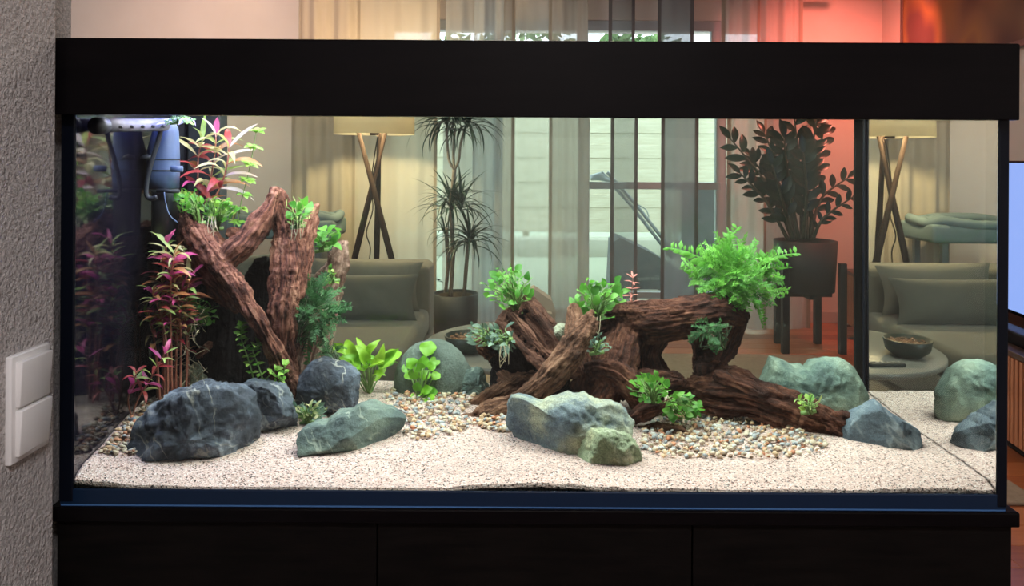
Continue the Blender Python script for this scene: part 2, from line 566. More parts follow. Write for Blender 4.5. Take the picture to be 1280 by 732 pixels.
for k, (px, dd, hh, lab) in enumerate(((585, 15, 4.0, 'round green tree beyond the fence, left of the tallest tree'), (660, 17, 4.8, 'tallest green tree beyond the garden fence'), (790, 15, 4.1, 'green tree beyond the fence, right of the tallest tree'), (905, 18, 3.9, 'small far green tree beyond the fence by open sky'))):
    c = PO(px, 100, dd)
    t = empty('tree', (c.x, dd, -0.05), lab, 'tree', 'trees beyond the fence')
    mk('trunk', tube([(c.x, dd, -0.06), (c.x + 0.05, dd, hh * 0.6)], [0.12, 0.07], 8), MAT['bark'], t)
    Vs, Fs = [], []
    for q in range(420):            # crown of folded leaf sprays
        th, ph, r = rnd.uniform(0, 6.28), math.acos(rnd.uniform(-1, 1)), rnd.uniform(0.6, 1.0)
        o = Vector((c.x + 1.25 * r * math.sin(ph) * math.cos(th), dd + 1.1 * r * math.sin(ph) * math.sin(th), hh - 1.35 + 1.35 * r * math.cos(ph)))
        a = Vector((rnd.uniform(-1, 1), rnd.uniform(-1, 1), rnd.uniform(-1, 1))).normalized() * rnd.uniform(.12, .24)
        b = a.cross(Vector((rnd.uniform(-1, 1), rnd.uniform(-1, 1), 1))).normalized() * a.length * 0.5
        n = len(Vs)
        Vs += [o - a, o + b, o + a, o - b, o + a.cross(b).normalized() * 0.05]
        Fs += [(n, n + 1, n + 4), (n + 1, n + 2, n + 4), (n + 2, n + 3, n + 4), (n + 3, n, n + 4)]
    mk('foliage', (Vs, Fs), MAT['treeleaf'], t, smooth=False, kind='stuff')

# covered garden recliner with slanting steel tubes
MAT['cover'] = pmat('grey_cover_fabric', (0.10, 0.105, 0.115), (0.14, 0.14, 0.15), 8, rough=0.8, bmp=0.2)
MAT['print'] = pmat('pale_print', (0.34, 0.34, 0.34), None, rough=0.7)
gc = PR(800, 360, 7.6)
rec = empty('garden_recliner', (gc.x, 7.6, -0.02), 'grey covered garden recliner with slanting steel tubes outside the window', 'garden chair')
def q3(px, py, d): return PR(px, py, d)
pr = [(763, 380), (766, 303), (775, 297), (796, 307), (815, 316), (850, 338), (856, 380)]
fV = [q3(a, b, 7.45) for a, b in pr]; bV = [q3(a, b, 7.45) + Vector((0.02, 0.5, 0)) for a, b in pr]
for v in fV + bV:
    v.z = max(v.z, -0.02)
n = len(pr)
mk('cover', (fV + bV, [tuple(range(n))[::-1], tuple(range(n, 2 * n))] + [(i, (i + 1) % n, n + (i + 1) % n, n + i) for i in range(n)]), MAT['cover'], rec, smooth=False)
for dx in (0, 7):
    mk('tube', tube([q3(752 + dx, 215, 7.75), q3(790 + dx, 258, 7.75), q3(840 + dx, 322, 7.75)], 0.018, 8), MAT['metal'], rec)
mk('grip', tube([q3(738, 222, 7.75), q3(750, 220, 7.75), q3(764, 226, 7.75)], [0.03, 0.045, 0.02], 8), MAT['metal'], rec)
mk('cable', tube([q3(797, 255, 7.73), q3(808, 262, 7.7), q3(811, 270, 7.7), q3(806, 278, 7.73)], 0.006, 6), MAT['metal'], rec)
mk('foot_plate', bbox(q3(800, 366, 7.3).x, q3(824, 366, 7.3).x, 7.2, 7.38, q3(800, 367, 7.3).z, q3(800, 363, 7.3).z, 0.005), MAT['kerb'], rec)
tc = bpy.data.curves.new('brand_print', 'FONT'); tc.body = 'Gardena'; tc.size = 0.062; tc.shear = 0.3
to = bpy.data.objects.new('brand_print', tc); COL.objects.link(to)
bpy.context.view_layer.update()
tme = bpy.data.meshes.new_from_object(to.evaluated_get(bpy.context.evaluated_depsgraph_get()))
bpy.data.objects.remove(to)
tme.materials.clear(); tme.materials.append(MAT['print'])
pt = q3(825, 349, 7.44)
inst('brand_print', tme, Matrix.Translation((pt.x, 7.44, pt.z)) @ Matrix.Rotation(math.pi / 2, 4, 'X') @ Matrix.Scale(-1, 4, (1, 0, 0)) @ Matrix.Rotation(math.radians(-4), 4, 'Z'), rec)
# grey storage cabinet outside
p0, p1 = PR(866, 229, 7.6), PR(914, 229, 7.6)
sc_ = empty('storage_cabinet', ((p0.x + p1.x) / 2, 7.9, -0.02), 'dark grey garden storage cabinet outside the window', 'cabinet')
mk('body', bbox(p0.x, p1.x, 7.6, 8.1, -0.02, p0.z - 0.03, 0.008), MAT['cover'], sc_, smooth=False)
mk('lid', bbox(p0.x - 0.02, p1.x + 0.02, 7.57, 8.12, p0.z - 0.03, p0.z, 0.008), MAT['metal'], sc_, smooth=False)

# ================================================================== AQUARIUM
MAT['pane'] = thinmat('aquarium_glass', (0.985, 0.995, 0.99), 0.995, 0.5, (0.8, 0.85, 0.82), gloss=0.25)
MAT['backpane'] = thinmat('aquarium_glass_with_haze', (0.97, 0.99, 0.97), 0.962, 0.3, (0.75, 0.85, 0.78), gloss=0.6)  # water haze put into the back glass as a faint scattering
OXL, OXR = XL - 0.0050, XR + 0.0035
ZB = 0.700
aq = empty('aquarium', ((OXL + OXR) / 2, D1 + T / 2, ZB - 0.006), 'large rectangular glass aquarium with planted aquascape', 'aquarium')
mk('front_pane', box(OXL, OXR, D1 - 0.012, D1 - 0.0006, ZB, 1.43), MAT['pane'], aq, smooth=False)
mk('back_pane', box(OXL, OXR, D2 + 0.0006, D2 + 0.012, ZB, 1.41), MAT['backpane'], aq, smooth=False)
mk('side_pane', box(XR + 0.0006, OXR, D1, D2, ZB, 1.41), MAT['pane'], aq, smooth=False)
mk('side_pane', box(OXL, XL - 0.0006, D1, D2, ZB, 1.41), MAT['pane'], aq, smooth=False)
mk('base_pane', box(OXL, OXR, D1 - 0.012, D2 + 0.012, ZB - 0.006, ZB), MAT['silicone'], aq, smooth=False)
zf = PO(640, 614, D1 - 0.017).z
mk('bottom_trim', bbox(OXL - 0.003, OXR + 0.003, D1 - 0.017, D1 - 0.0125, ZB - 0.006, zf, 0.002), MAT['blueframe'], aq, smooth=False)
MAT['blueglint'] = pmat('blue_edge_highlight', (0.06, 0.15, 0.34), None, rough=0.2)  # blue light caught along the bottom edge, put in as a coloured strip
mk('edge_highlight', box(OXL, OXR, D1 - 0.0185, D1 - 0.0165, ZB - 0.0055, ZB - 0.0035), MAT['blueglint'], aq, smooth=False)
xa, xb = PO(94, 400, D1 - .014).x, PO(1246, 400, D1 - .014).x
mk('corner_trim', bbox(OXL - 0.004, xa, D1 - 0.018, D1 - 0.0125, ZB, 1.4, 0.002), MAT['silicone'], aq, smooth=False)
mk('corner_trim', bbox(xb, OXR + 0.004, D1 - 0.018, D1 - 0.0125, ZB, 1.4, 0.002), MAT['silicone'], aq, smooth=False)
mk('corner_trim', bbox(XR - 0.016, OXR, D2 + 0.013, D2 + 0.02, ZB, 1.4, 0.002), MAT['silicone'], aq, smooth=False)
mk('corner_trim', bbox(OXL, XL + 0.012, D2 + 0.013, D2 + 0.02, ZB, 1.4, 0.002), MAT['silicone'], aq, smooth=False)
mk('corner_trim', bbox(XR - 0.006, XR - 0.0012, D2 - 0.010, D2 - 0.0012, ZB + .01, 1.4, 0.002), MAT['silicone'], aq, smooth=False)
MAT['darkpanel'] = pmat('dark_backing_panel', (0.003, 0.003, 0.006), (0.006, 0.005, 0.010), 12, rough=0.06, spec=0.7)
mk('side_backing', box(XL + 0.0008, XL + 0.003, D1 + 0.004, D2 - 0.004, ZB + 0.004, 1.40), MAT['darkpanel'], aq, smooth=False, label='dark glossy backing on the side pane')

# water: a real refracting body filling the tank
wm = bpy.data.materials.new('aquarium_water'); wm.use_nodes = True
nt = wm.node_tree; nt.nodes.clear()
out = N(nt, 'ShaderNodeOutputMaterial')
gl = N(nt, 'ShaderNodeBsdfGlass'); gl.inputs['Roughness'].default_value = 0.0; gl.inputs['IOR'].default_value = NW
ab = N(nt, 'ShaderNodeVolumeAbsorption'); ab.inputs['Color'].default_value = (0.62, 0.90, 0.72, 1); ab.inputs['Density'].default_value = 0.60
nt.links.new(gl.outputs[0], out.inputs['Surface']); nt.links.new(ab.outputs[0], out.inputs['Volume'])
mk('water', box(XL, XR, D1, D2, ZB + 0.002, 1.428), wm, smooth=False, label='clear faintly green water filling the aquarium', cat='water', kind='stuff')

# hood
HX0, HX1 = PO(72, 100, D1 - .03).x, PO(1267, 100, D1 - .03).x
hz0, hz1 = PO(640, 147, D1 - .03).z, PO(640, 53, D1 - .03).z
hood = empty('aquarium_hood', (0.04, D1 + T / 2, hz0), 'black laminate light hood resting on top of the aquarium', 'hood')
mk('front_panel', bbox(HX0, HX1, D1 - 0.045, D1 - 0.027, hz0, hz1, 0.0015), MAT['black'], hood, smooth=False)
mk('back_panel', bbox(HX0, HX1, D2 + 0.027, D2 + 0.045, 1.352, hz1, 0.0015), MAT['black'], hood, smooth=False)
for x0, x1 in ((HX0, HX0 + .016), (HX1 - .016, HX1)):
    mk('side_panel', bbox(x0, x1, D1 - 0.028, D2 + 0.028, 1.352, hz1, 0.0015), MAT['black'], hood, smooth=False)
mk('lid', bbox(HX0 + .001, HX1 - .001, D1 - 0.044, D2 + 0.044, hz1 - 0.004, hz1 + 0.001, 0.001), MAT['black'], hood, smooth=False)

# LED bars in the hood
MAT['ledbody'] = pmat('led_bar_aluminium', (0.5, 0.5, 0.52), None, rough=0.4, metallic=0.8)
for k, (yy, e, c, nm) in enumerate(((D1 + 0.13, 8.0, (1.0, 0.95, 0.97), 'nearest the front pane'), (D1 + 0.32, 7.0, (1.0, 0.95, 0.97), 'over the middle of the tank'), (D1 + 0.50, 4.2, (1.0, 0.95, 0.97), 'nearest the back pane'))):
    b = empty('led_light_bar', (0.04, yy, 1.388), 'aluminium light bar inside the aquarium hood, ' + nm, 'light', 'light bars in the hood')
    mk('housing', bbox(XL + 0.05, XR - 0.05, yy - 0.03, yy + 0.03, 1.390, 1.402, 0.002), MAT['ledbody'], b, smooth=False)
    lo = light('led_strip', 'AREA', (0.04, yy, 1.386), e, c, (0.04, yy, 0), shape='RECTANGLE', size=1.36, size_y=0.05)
    lo.parent = b; lo.location = Vector((0.04, yy, 1.386)) - ORG[b.name]
b = empty('blue_light_bar', (XL + .12, D1 + .30, 1.388), 'short blue light bar inside the aquarium hood above the filter', 'light')
mk('housing', bbox(XL + 0.07, XL + 0.17, D1 + 0.17, D1 + 0.28, 1.390, 1.402, 0.002), MAT['ledbody'], b, smooth=False)
lo = light('led_strip', 'AREA', (XL + .12, D1 + .225, 1.386), 0.7, (0.16, 0.22, 1.0), (XL + .12, D1 + .225, 0), shape='RECTANGLE', size=0.10, size_y=0.11)
lo.parent = b; lo.location = Vector((XL + .12, D1 + .225, 1.386)) - ORG[b.name]

# cabinet
cx0, cx1 = PO(76, 690, D1).x, PO(1259, 690, D1).x
cab = empty('aquarium_cabinet', (0.04, D1 + T / 2, 0), 'black brown wooden cabinet carrying the aquarium', 'cabinet')
mk('top_board', bbox(PO(72, 635, D1).x, PO(1263, 635, D1).x, D1 - 0.024, D2 + 0.03, 0.6705, ZB - 0.006, 0.0025), MAT['black'], cab, smooth=False)
mk('body', bbox(cx0 + .001, cx1 - .001, D1 + 0.004, D2 + 0.02, 0.0, 0.672, 0.002), MAT['cabinet'], cab, smooth=False)
sx = [cx0, PO(473, 690, D1).x, PO(863, 690, D1).x, cx1]
for i in range(3):
    mk('door', bbox(sx[i] + 0.0012, sx[i + 1] - 0.0012, D1 - 0.012, D1 + 0.004, 0.03, 0.669, 0.0012), MAT['cabinet'], cab, smooth=False)

# light switches on the near wall
sw = empty('light_switch', (-0.704, 1.07, 0.9), 'white double rocker light switch on the plaster wall', 'light switch')
def swz(py): return PO(33, py, 1.07).z
y0_, y1_ = 0.705 / (632 / F), 0.705 / (583 / F)
z0_, z1_ = PO(33, 570, 1.068).z, PO(33, 438, 1.068).z
mk('plate', bbox(-0.706, -0.696, y0_, y1_, z0_, z1_, 0.0025), MAT['switch'], sw)
zm = (z0_ + z1_) / 2
for a, b_ in ((zm + 0.002, z1_ - 0.009), (z0_ + 0.009, zm - 0.002)):
    V, Fc = bbox(-0.697, -0.6905, y0_ + 0.009, y1_ - 0.008, a, b_, 0.0018)
    V = [(x + (0.004 if z > (a + b_) / 2 and x > -0.695 else 0), yy, z) for x, yy, z in V]
    mk('rocker', (V, Fc), MAT['switch'], sw)

# ================================================================== ROOM BEHIND
# curtains: sheer hanging panels, fold shade coloured in as dark strips, the hems
def curtain(px0, px1, dd, mat, foldmat, foldlines, label, waves, amp, seed=0):
    x0, x1 = PR(px0, 250, dd).x, PR(px1, 250, dd).x
    n = max(8, int((x1 - x0) / 0.008))
    r = random.Random(seed)
    ph = r.uniform(0, 6)
    def yy(x):
        u = (x - x0) / (x1 - x0)
        return dd + amp * math.sin(ph + 2 * math.pi * waves * u) + 0.3 * amp * math.sin(ph * 2 + 5.1 * math.pi * waves * u)
    def sheet(a, b, off):
        k = max(2, int((b - a) / 0.008))
        V, Fc = [], []
        for i in range(k + 1):
            x = a + (b - a) * i / k
            for z in (0.02, 0.8, 1.6, 2.5):
                V.append((x, yy(x) + off, z))
        for i in range(k):
            for j in range(3):
                Fc.append((i * 4 + j, (i + 1) * 4 + j, (i + 1) * 4 + j + 1, i * 4 + j + 1))
        return V, Fc
    root = empty('sheer_curtain', ((x0 + x1) / 2, dd, 0.02), label, 'curtain', 'curtains across the patio window')
    mk('cloth', sheet(x0, x1, 0), mat, root)
    w = 0.026
    if 'l' in foldlines: mk('hem', sheet(x0, x0 + w, -0.004), foldmat, root)  # strip coloured as fold shade, left edge
    if 'r' in foldlines: mk('hem', sheet(x1 - w, x1, -0.004), foldmat, root)  # strip coloured as fold shade, right edge
    return root

def sheer(name, trans, color, tl=0.6):
    return thinmat(name, (1, 1, 1), trans, tl, color)
S = {
    'tan': sheer('tan_curtain_cloth', 0.0, (0.42, 0.37, 0.30), 0.12),
    'cream': sheer('cream_sheer', 0.08, (0.66, 0.60, 0.50), 0.45),
    'grey1': sheer('pale_grey_sheer', 0.30, (0.50, 0.50, 0.48), 0.5),
    'grey2': sheer('blue_grey_sheer', 0.15, (0.44, 0.48, 0.50), 0.45),
    'light': sheer('thin_white_sheer', 0.62, (0.75, 0.75, 0.70), 0.5),
    'beige': sheer('beige_sheer', 0.20, (0.50, 0.46, 0.41), 0.45),
    'dark': sheer('dark_grey_sheer', 0.42, (0.22, 0.23, 0.24), 0.5),
    'dark2': sheer('charcoal_sheer', 0.12, (0.24, 0.25, 0.27), 0.5),
    'rose': sheer('rose_beige_sheer', 0.10, (0.55, 0.48, 0.44), 0.4),
    'hem': sheer('fold_shade_cloth', 0.0, (0.16, 0.15, 0.15), 0.25),  # dark colour stands in for fold shade
    'foldline2': sheer('pale_fold_shade_cloth', 0.0, (0.38, 0.33, 0.27), 0.3),
}
curtain(363, 439, 5.56, S['tan'], S['foldline2'], 'l', 'opaque tan curtain hanging at the window edge behind the lamp', 2.0, 0.02, 1)
curtain(439, 546, 5.60, S['cream'], S['foldline2'], 'lr', 'cream sheer curtain panel lit by the tripod lamp', 2.5, 0.012, 2)
curtain(553, 594, 5.64, S['grey1'], S['foldline2'], '', 'pale grey sheer panel behind the dracaena trunk', 1.0, 0.02, 3)
curtain(590, 628, 5.58, S['grey2'], S['foldline2'], '', 'blue grey curtain fold right of the dracaena', 1.5, 0.02, 4)
curtain(624, 643, 5.62, S['beige'], S['foldline2'], 'r', 'narrow beige curtain fold with a shade-coloured strip', 0.5, 0.01, 5)
curtain(643, 690, 5.66, S['light'], S['foldline2'], 'r', 'thin white sheer panel showing the bright garden', 1.0, 0.01, 6)
curtain(690, 736, 5.62, S['beige'], S['foldline2'], '', 'beige sheer panel left of the open window strip', 1.5, 0.02, 7)
curtain(763, 797, 5.60, S['dark'], S['hem'], 'lr', 'dark grey sheer panel with two shade-coloured strips before the garden recliner', 1.0, 0.01, 8)
curtain(826, 873, 5.60, S['dark2'], S['hem'], 'lr', 'charcoal sheer panel with shade-coloured strips above the driftwood arch', 1.0, 0.012, 9)
curtain(908, 958, 5.60, S['rose'], S['foldline2'], 'lr', 'rose beige sheer panel left of the potted plant on the stand', 1.5, 0.02, 10)
curtain(956, 1014, 5.64, S['rose'], S['foldline2'], 'r', 'rose beige sheer panel directly behind the potted plant on the stand', 2.0, 0.02, 12)
mk('curtain_rail', bbox(-1.75, 2.5, 5.52, 5.70, 2.5, 2.54, 0.006), MAT['frame'], smooth=False, label='long curtain rail under the ceiling', cat='curtain rail')

# rug
MAT['rug'] = pmat('taupe_rug', (0.27, 0.21, 0.14), (0.34, 0.27, 0.19), 40, rough=1.0, bmp=0.5, bscale=300)
mk('rug', bbox(-2.2, 1.95, 2.7, 4.93, 0.0, 0.014, 0.005), MAT['rug'], smooth=False, label='flat taupe rug under the round coffee table', cat='rug')

# sofa
MAT['sofa'] = pmat('olive_grey_upholstery', (0.115, 0.11, 0.088), (0.15, 0.142, 0.112), 60, rough=0.95, bmp=0.25, bscale=500, sheen=0.2)
MAT['cushion'] = pmat('dark_olive_cushion_cloth', (0.062, 0.064, 0.052), (0.085, 0.086, 0.07), 60, rough=0.95, bmp=0.25, bscale=500, sheen=0.2)
sxr = PR(540, 340, 4.65).x
zs, zbk = 0.375, PR(480, 326, 4.68).z
sofa = empty('sofa', (-1.65, 4.2, 0), 'olive grey fabric sofa in front of the tripod lamp', 'sofa')
mk('base', bbox(-2.85, sxr, 3.58, 4.80, 0.05, 0.23, 0.03, 3), MAT['sofa'], sofa)
mk('backrest', bbox(-2.85, sxr, 4.50, 4.82, 0.18, zbk, 0.05, 4), MAT['sofa'], sofa)
xm = -1.62
mk('seat_cushion', bbox(xm + 0.004, sxr - 0.002, 3.56, 4.56, 0.22, zs, 0.045, 4), MAT['sofa'], sofa)
mk('seat_cushion', bbox(-2.84, xm - 0.004, 3.56, 4.56, 0.22, zs, 0.045, 4), MAT['sofa'], sofa)
for x in (-2.78, sxr - 0.07):
    for yy in (3.66, 4.72):
        mk('leg', tube([(x, yy, 0.0138 if x > -2.2 else 0.0), (x, yy, 0.07)], [0.018, 0.025], 10), MAT['black'], sofa)

def pillow(cx, cy, cz, w, h, t, rot, nm, mat, label, group):
    nu, nv = 28, 20
    V, Fc = [], []
    for side in (1, -1):
        for i in range(nu + 1):
            for j in range(nv + 1):
                u, v = -1 + 2 * i / nu, -1 + 2 * j / nv
                th = max(0.0, (1 - abs(u) ** 2.6)) ** 0.55 * max(0.0, (1 - abs(v) ** 2.6)) ** 0.55
                pin = 1 - 0.07 * (1 - abs(u) ** 2) if True else 1
                pin2 = 1 - 0.10 * (1 - abs(v) ** 2)
                wr = 0.05 * math.sin(9 * u + 4 * v) * th
                V.append((u * w / 2 * pin2, side * (t / 2) * (th + wr), v * h / 2 * pin))
    k = (nu + 1) * (nv + 1)
    for s in (0, 1):
        for i in range(nu):
            for j in range(nv):
                q = [s * k + i * (nv + 1) + j, s * k + (i + 1) * (nv + 1) + j, s * k + (i + 1) * (nv + 1) + j + 1, s * k + i * (nv + 1) + j + 1]
                Fc.append(tuple(q if s else q[::-1]))
    M = Matrix.Translation((cx, cy, cz)) @ rot
    mk(nm, xform((V, Fc), M), mat, label=label, cat='cushion', group=group)
RX = lambda a: Matrix.Rotation(math.radians(a), 4, 'X')
RY = lambda a: Matrix.Rotation(math.radians(a), 4, 'Y')
RZ = lambda a: Matrix.Rotation(math.radians(a), 4, 'Z')
ce = PR(478, 372, 4.25)
pillow(sxr - 0.36, 4.235, 0.492, 0.66, 0.26, 0.15, RX(-22), 'sofa_cushion', MAT['cushion'], 'wide olive cushion in front of another on the sofa', 'cushions on the sofa')
pillow(sxr - 0.36, 4.395, 0.535, 0.66, 0.28, 0.13, RX(-14) @ RY(2), 'sofa_cushion', MAT['sofa'], 'olive cushion leaning on the sofa backrest behind the wide one', 'cushions on the sofa')
pillow(-1.53, 4.32, 0.545, 0.62, 0.34, 0.16, RX(-20) @ RY(-4), 'sofa_cushion', MAT['cushion'], 'olive cushion at the middle of the sofa', 'cushions on the sofa')

# tripod floor lamp
DL = 5.05
MAT['lampwood'] = pmat('dark_brown_lamp_wood', (0.018, 0.010, 0.008), (0.034, 0.019, 0.013), 8, rough=0.8, spec=0.1, stretch=(6, 6, 1))
MAT['shade'] = thinmat('linen_lamp_shade', (1, 1, 1), 0.0, 0.34, (0.80, 0.76, 0.66))
lc = PR(468, 168, DL)
lampx, zsb = lc.x, lc.z
rs = (PR(518, 168, DL).x - PR(418, 168, DL).x) / 2
lamp = empty('tripod_floor_lamp', (lampx, DL, 0), 'tripod floor lamp with a wide linen drum shade', 'floor lamp')
mk('shade', lathe([(rs, 0), (rs * 0.98, 0.30), (rs * 0.975, 0.30), (rs * 0.993, 0.002)], (lampx, DL, zsb), 64, close=True), MAT['shade'], lamp)
legs = [((450, 172), (497, 352), -0.05), ((480, 172), (436, 352), 0.02), ((474, 172), (470, 352), 0.10)]
for (a, b_, dy) in legs:
    A, B = PR(a[0], a[1], DL + dy * 0.3), PR(b_[0], b_[1], DL + dy * 2.2)
    A = A + (A - B) * 0.08
    Dn = (B - A); B2 = A + Dn * ((A.z - 0.0) / (A.z - B.z))
    mk('leg', tube([A, A.lerp(B2, .5), B2], [0.014, 0.021, 0.017], 10), MAT['lampwood'], lamp)
mk('hub', tube([(lampx, DL, zsb - 0.005), (lampx, DL, zsb + 0.16)], 0.03, 16), MAT['lampwood'], lamp)
MAT['bulb'] = emat('warm_bulb', (1.0, 0.72, 0.42), 12)
mk('bulb', lathe([(0.0, -0.05), (0.03, -0.035), (0.04, 0), (0.028, 0.035), (0.014, 0.05), (0.0, 0.055)], (lampx, DL, zsb + 0.20), 20), MAT['bulb'], lamp)
mk('cable', tube(smoothpath([PR(x, yy, DL + 0.02) for x, yy in ((472, 172), (468, 195), (464, 230), (466, 262), (458, 290), (463, 310), (460, 335))]), 0.004, 6), MAT['black'], lamp)
lp = light('lamp_bulb_light', 'POINT', (lampx, DL, zsb + 0.14), 125, (1.0, 0.70, 0.40), shadow_soft_size=0.045)
lp.parent = lamp; lp.location = Vector((lampx, DL, zsb + 0.14)) - ORG[lamp.name]

# leaves ------------------------------------------------------------
def leafmesh(name, mat, L=1.0, W=0.3, bend=0.4, fold=0.15, nseg=7, peak=0.42, wave=0.0, tipy=1.0):
    V, Fc = [], []
    x_, z_ = 0.0, 0.0
    ang = 0.0
    y_ = 0.0
    for i in range(nseg + 1):
        t = i / nseg
        if i:
            ang = -bend * t * 1.6 + bend * 0.35
            y_ += math.cos(ang) * L / nseg
            z_ += math.sin(ang) * L / nseg
        w = W / 2 * (max(0.0, math.sin(math.pi * t ** (math.log(0.5) / math.log(peak))))) ** 0.85
        w = max(w, 0.012 * W)
        wv = wave * math.sin(t * 11) * w
        V += [(-w, y_, z_ + fold * w + wv), (0, y_, z_ - fold * w * 0.5), (w, y_, z_ + fold * w - wv)]
    for i in range(nseg):
        a = i * 3
        Fc += [(a, a + 1, a + 4, a + 3), (a + 1, a + 2, a + 5, a + 4)]
    me = bpy.data.meshes.new(name)
    me.from_pydata(V, [], Fc)
    me.polygons.foreach_set('use_smooth', [True] * len(me.polygons))
    me.materials.append(mat)
    return me

def orient(p, d, up, s, sx=1.0):
    d = Vector(d).normalized(); up = Vector(up)
    x = d.cross(up)
    if x.length < 1e-4: x = d.cross(Vector((0.3, 0.9, 0.1)))
    x.normalize(); z = x.cross(d)
    M = Matrix((x, d, z)).transposed().to_4x4()
    return Matrix.Translation(p) @ M @ Matrix.Diagonal((s * sx, s, s, 1))

# dracaena in a dark pot
DD = 5.2
MAT['potdark'] = pmat('dark_ceramic_pot', (0.025, 0.03, 0.033), (0.04, 0.045, 0.05), 6, rough=0.55)
MAT['soil'] = pmat('potting_soil', (0.06, 0.045, 0.03), (0.16, 0.12, 0.08), 90, rough=1.0, bmp=0.8, bscale=120)
MAT['dstem'] = pmat('grey_brown_cane', (0.12, 0.10, 0.085), (0.20, 0.17, 0.14), 40, rough=0.85, stretch=(1, 1, 6))
MAT['dleaf'] = leafmat('dark_green_strap_leaf', (0.008, 0.028, 0.024), (0.02, 0.06, 0.045), 0.45, 0.15, 10)
pc = PR(569, 368, DD)
rp = (PR(598, 366, DD).x - PR(540, 366, DD).x) / 2
zp = PR(569, 366, DD).z
dr = empty('dracaena', (pc.x, DD, 0), 'tall dracaena with drooping strap leaves in a dark round pot', 'potted plant')
mk('pot', lathe([(rp * .82, 0), (rp * .98, zp * .5), (rp, zp), (rp * .90, zp), (rp * .88, zp - 0.06), (0.0, zp - 0.06)], (pc.x, DD, 0), 40), MAT['potdark'], dr)
mk('inner_pot', lathe([(rp * .72, zp - .1), (rp * .74, zp - 0.012), (rp * .70, zp - 0.012), (rp * .69, zp - 0.04), (0, zp - 0.03)], (pc.x, DD, 0), 36), MAT['soil'], dr)
dl = [leafmesh('strap_leaf', MAT['dleaf'], 1, 0.055, b, 0.3, 9, 0.35) for b in (0.5, 0.95, 1.4)]
rnd = random.Random(5)
def head(cx, cy, n, Lpx, dd, up=0.25):
    c = PR(cx, cy, dd)
    for k in range(n):
        th = k * 2.399 + rnd.uniform(-.3, .3)
        el = rnd.uniform(-0.25, 1.25) + up * 0.3
        d = Vector((math.cos(th) * math.cos(el), math.sin(th) * math.cos(el), math.sin(el)))
        L = Lpx * dd / F * rnd.uniform(0.7, 1.1)
        inst('leaf', dl[0 if el > 0.9 else (1 if el > .3 else rnd.choice((1, 2)))], orient(c + Vector((0, 0, rnd.uniform(-.03, .04))), d, (0, 0, 1), L), dr)
def cane(pts, r, dd):
    mk('cane', tube(smoothpath([tuple(PR(a, b_, dd)) for a, b_ in pts]), r, 8), MAT['dstem'], dr)
cane([(563, 372), (566, 320), (564, 262), (566, 235), (568, 212)], 0.014, DD)
for t in (-7, 0, 8):
    cane([(568, 212), (567 + t * .8, 200), (567 + t * 1.1, 180), (569 + t * 1.6, 160)], 0.009, DD)
cane([(580, 372), (583, 330), (586, 300)], 0.013, DD + .06)
cane([(556, 372), (560, 330), (558, 285)], 0.012, DD + .1)
for cx, cy, n, L in ((558, 158, 36, 64), (571, 152, 40, 64), (584, 158, 36, 66)):
    head(cx, cy, n, L, DD)
head(563, 258, 48, 62, DD); head(576, 262, 36, 62, DD)
head(587, 302, 58, 62, DD + .06)
head(556, 292, 16, 40, DD + .1)
lf = leafmesh('small_leaf', MAT['dleaf'], 1, 0.6, 0.4, 0.1, 6)
for k in range(5):
    c = PR(548 + rnd.uniform(-4, 8), 368 - rnd.uniform(2, 20), DD - .08)
    inst('small_leaf', lf, orient(c, (rnd.uniform(-1, 1), rnd.uniform(-1, .2), 0.4), (0, 0, 1), 0.05), dr)

# round coffee table and the things on it
MAT['tabletop'] = pmat('grey_stone_table_top', (0.24, 0.25, 0.24), (0.30, 0.31, 0.29), 5, rough=0.25)
TZ = 0.385
tcx, tcy, tr = 0.06, 3.68, 0.47
tb = empty('coffee_table', (tcx, tcy, 0.014), 'round coffee table with a pale grey top on the rug', 'table')
mk('table_top', lathe([(tr - .01, TZ - .028), (tr, TZ - .02), (tr, TZ - .004), (tr - .006, TZ)], (tcx, tcy, 0), 64), MAT['tabletop'], tb)
mk('column', lathe([(0.06, 0.03), (0.05, 0.1), (0.05, TZ - .028)], (tcx, tcy, 0), 24), MAT['black'], tb)
mk('foot_disc', lathe([(0.26, 0.0135), (0.26, 0.022), (0.06, 0.032)], (tcx, tcy, 0), 40), MAT['black'], tb)
bc = PR(583, 437, 3.5)
MAT['bowl'] = pmat('dark_green_bowl_glaze', (0.018, 0.026, 0.022), (0.03, 0.04, 0.034), 20, rough=0.35)
bw = empty('bowl', (bc.x, 3.5, TZ), 'dark round bowl of dried petals on the coffee table', 'bowl')
mk('vessel', lathe([(0.055, 0.0), (0.09, 0.03), (0.10, 0.075), (0.096, 0.078), (0.084, 0.035), (0.0, 0.03)], (bc.x, 3.5, TZ), 36), MAT['bowl'], bw)
MAT['petal'] = pmat('dried_petals', (0.22, 0.09, 0.05), (0.50, 0.30, 0.18), 60, rough=0.9)
rnd = random.Random(8)
Vs, Fs = [], []
for k in range(120):
    a, r = rnd.uniform(0, 6.28), 0.08 * math.sqrt(rnd.random())
    o = Vector((bc.x + r * math.cos(a), 3.5 + r * math.sin(a), TZ + 0.055 + rnd.uniform(0, .015)))
    u = Vector((rnd.uniform(-1, 1), rnd.uniform(-1, 1), rnd.uniform(-.5, .5))) * 0.010
    w = u.cross(Vector((0, 0, 1))) * 0.7
    n = len(Vs); Vs += [o - u, o + w, o + u, o - w, o + Vector((0, 0, .004))]; Fs += [(n, n + 1, n + 4), (n + 1, n + 2, n + 4), (n + 2, n + 3, n + 4), (n + 3, n, n + 4)]
mk('dried_petals', (Vs, Fs), MAT['petal'], bw, smooth=False, kind='stuff')
mk('petal_bed', lathe([(0.086, 0.045), (0.08, 0.055), (0.0, 0.06)], (bc.x, 3.5, TZ), 24), MAT['petal'], bw)
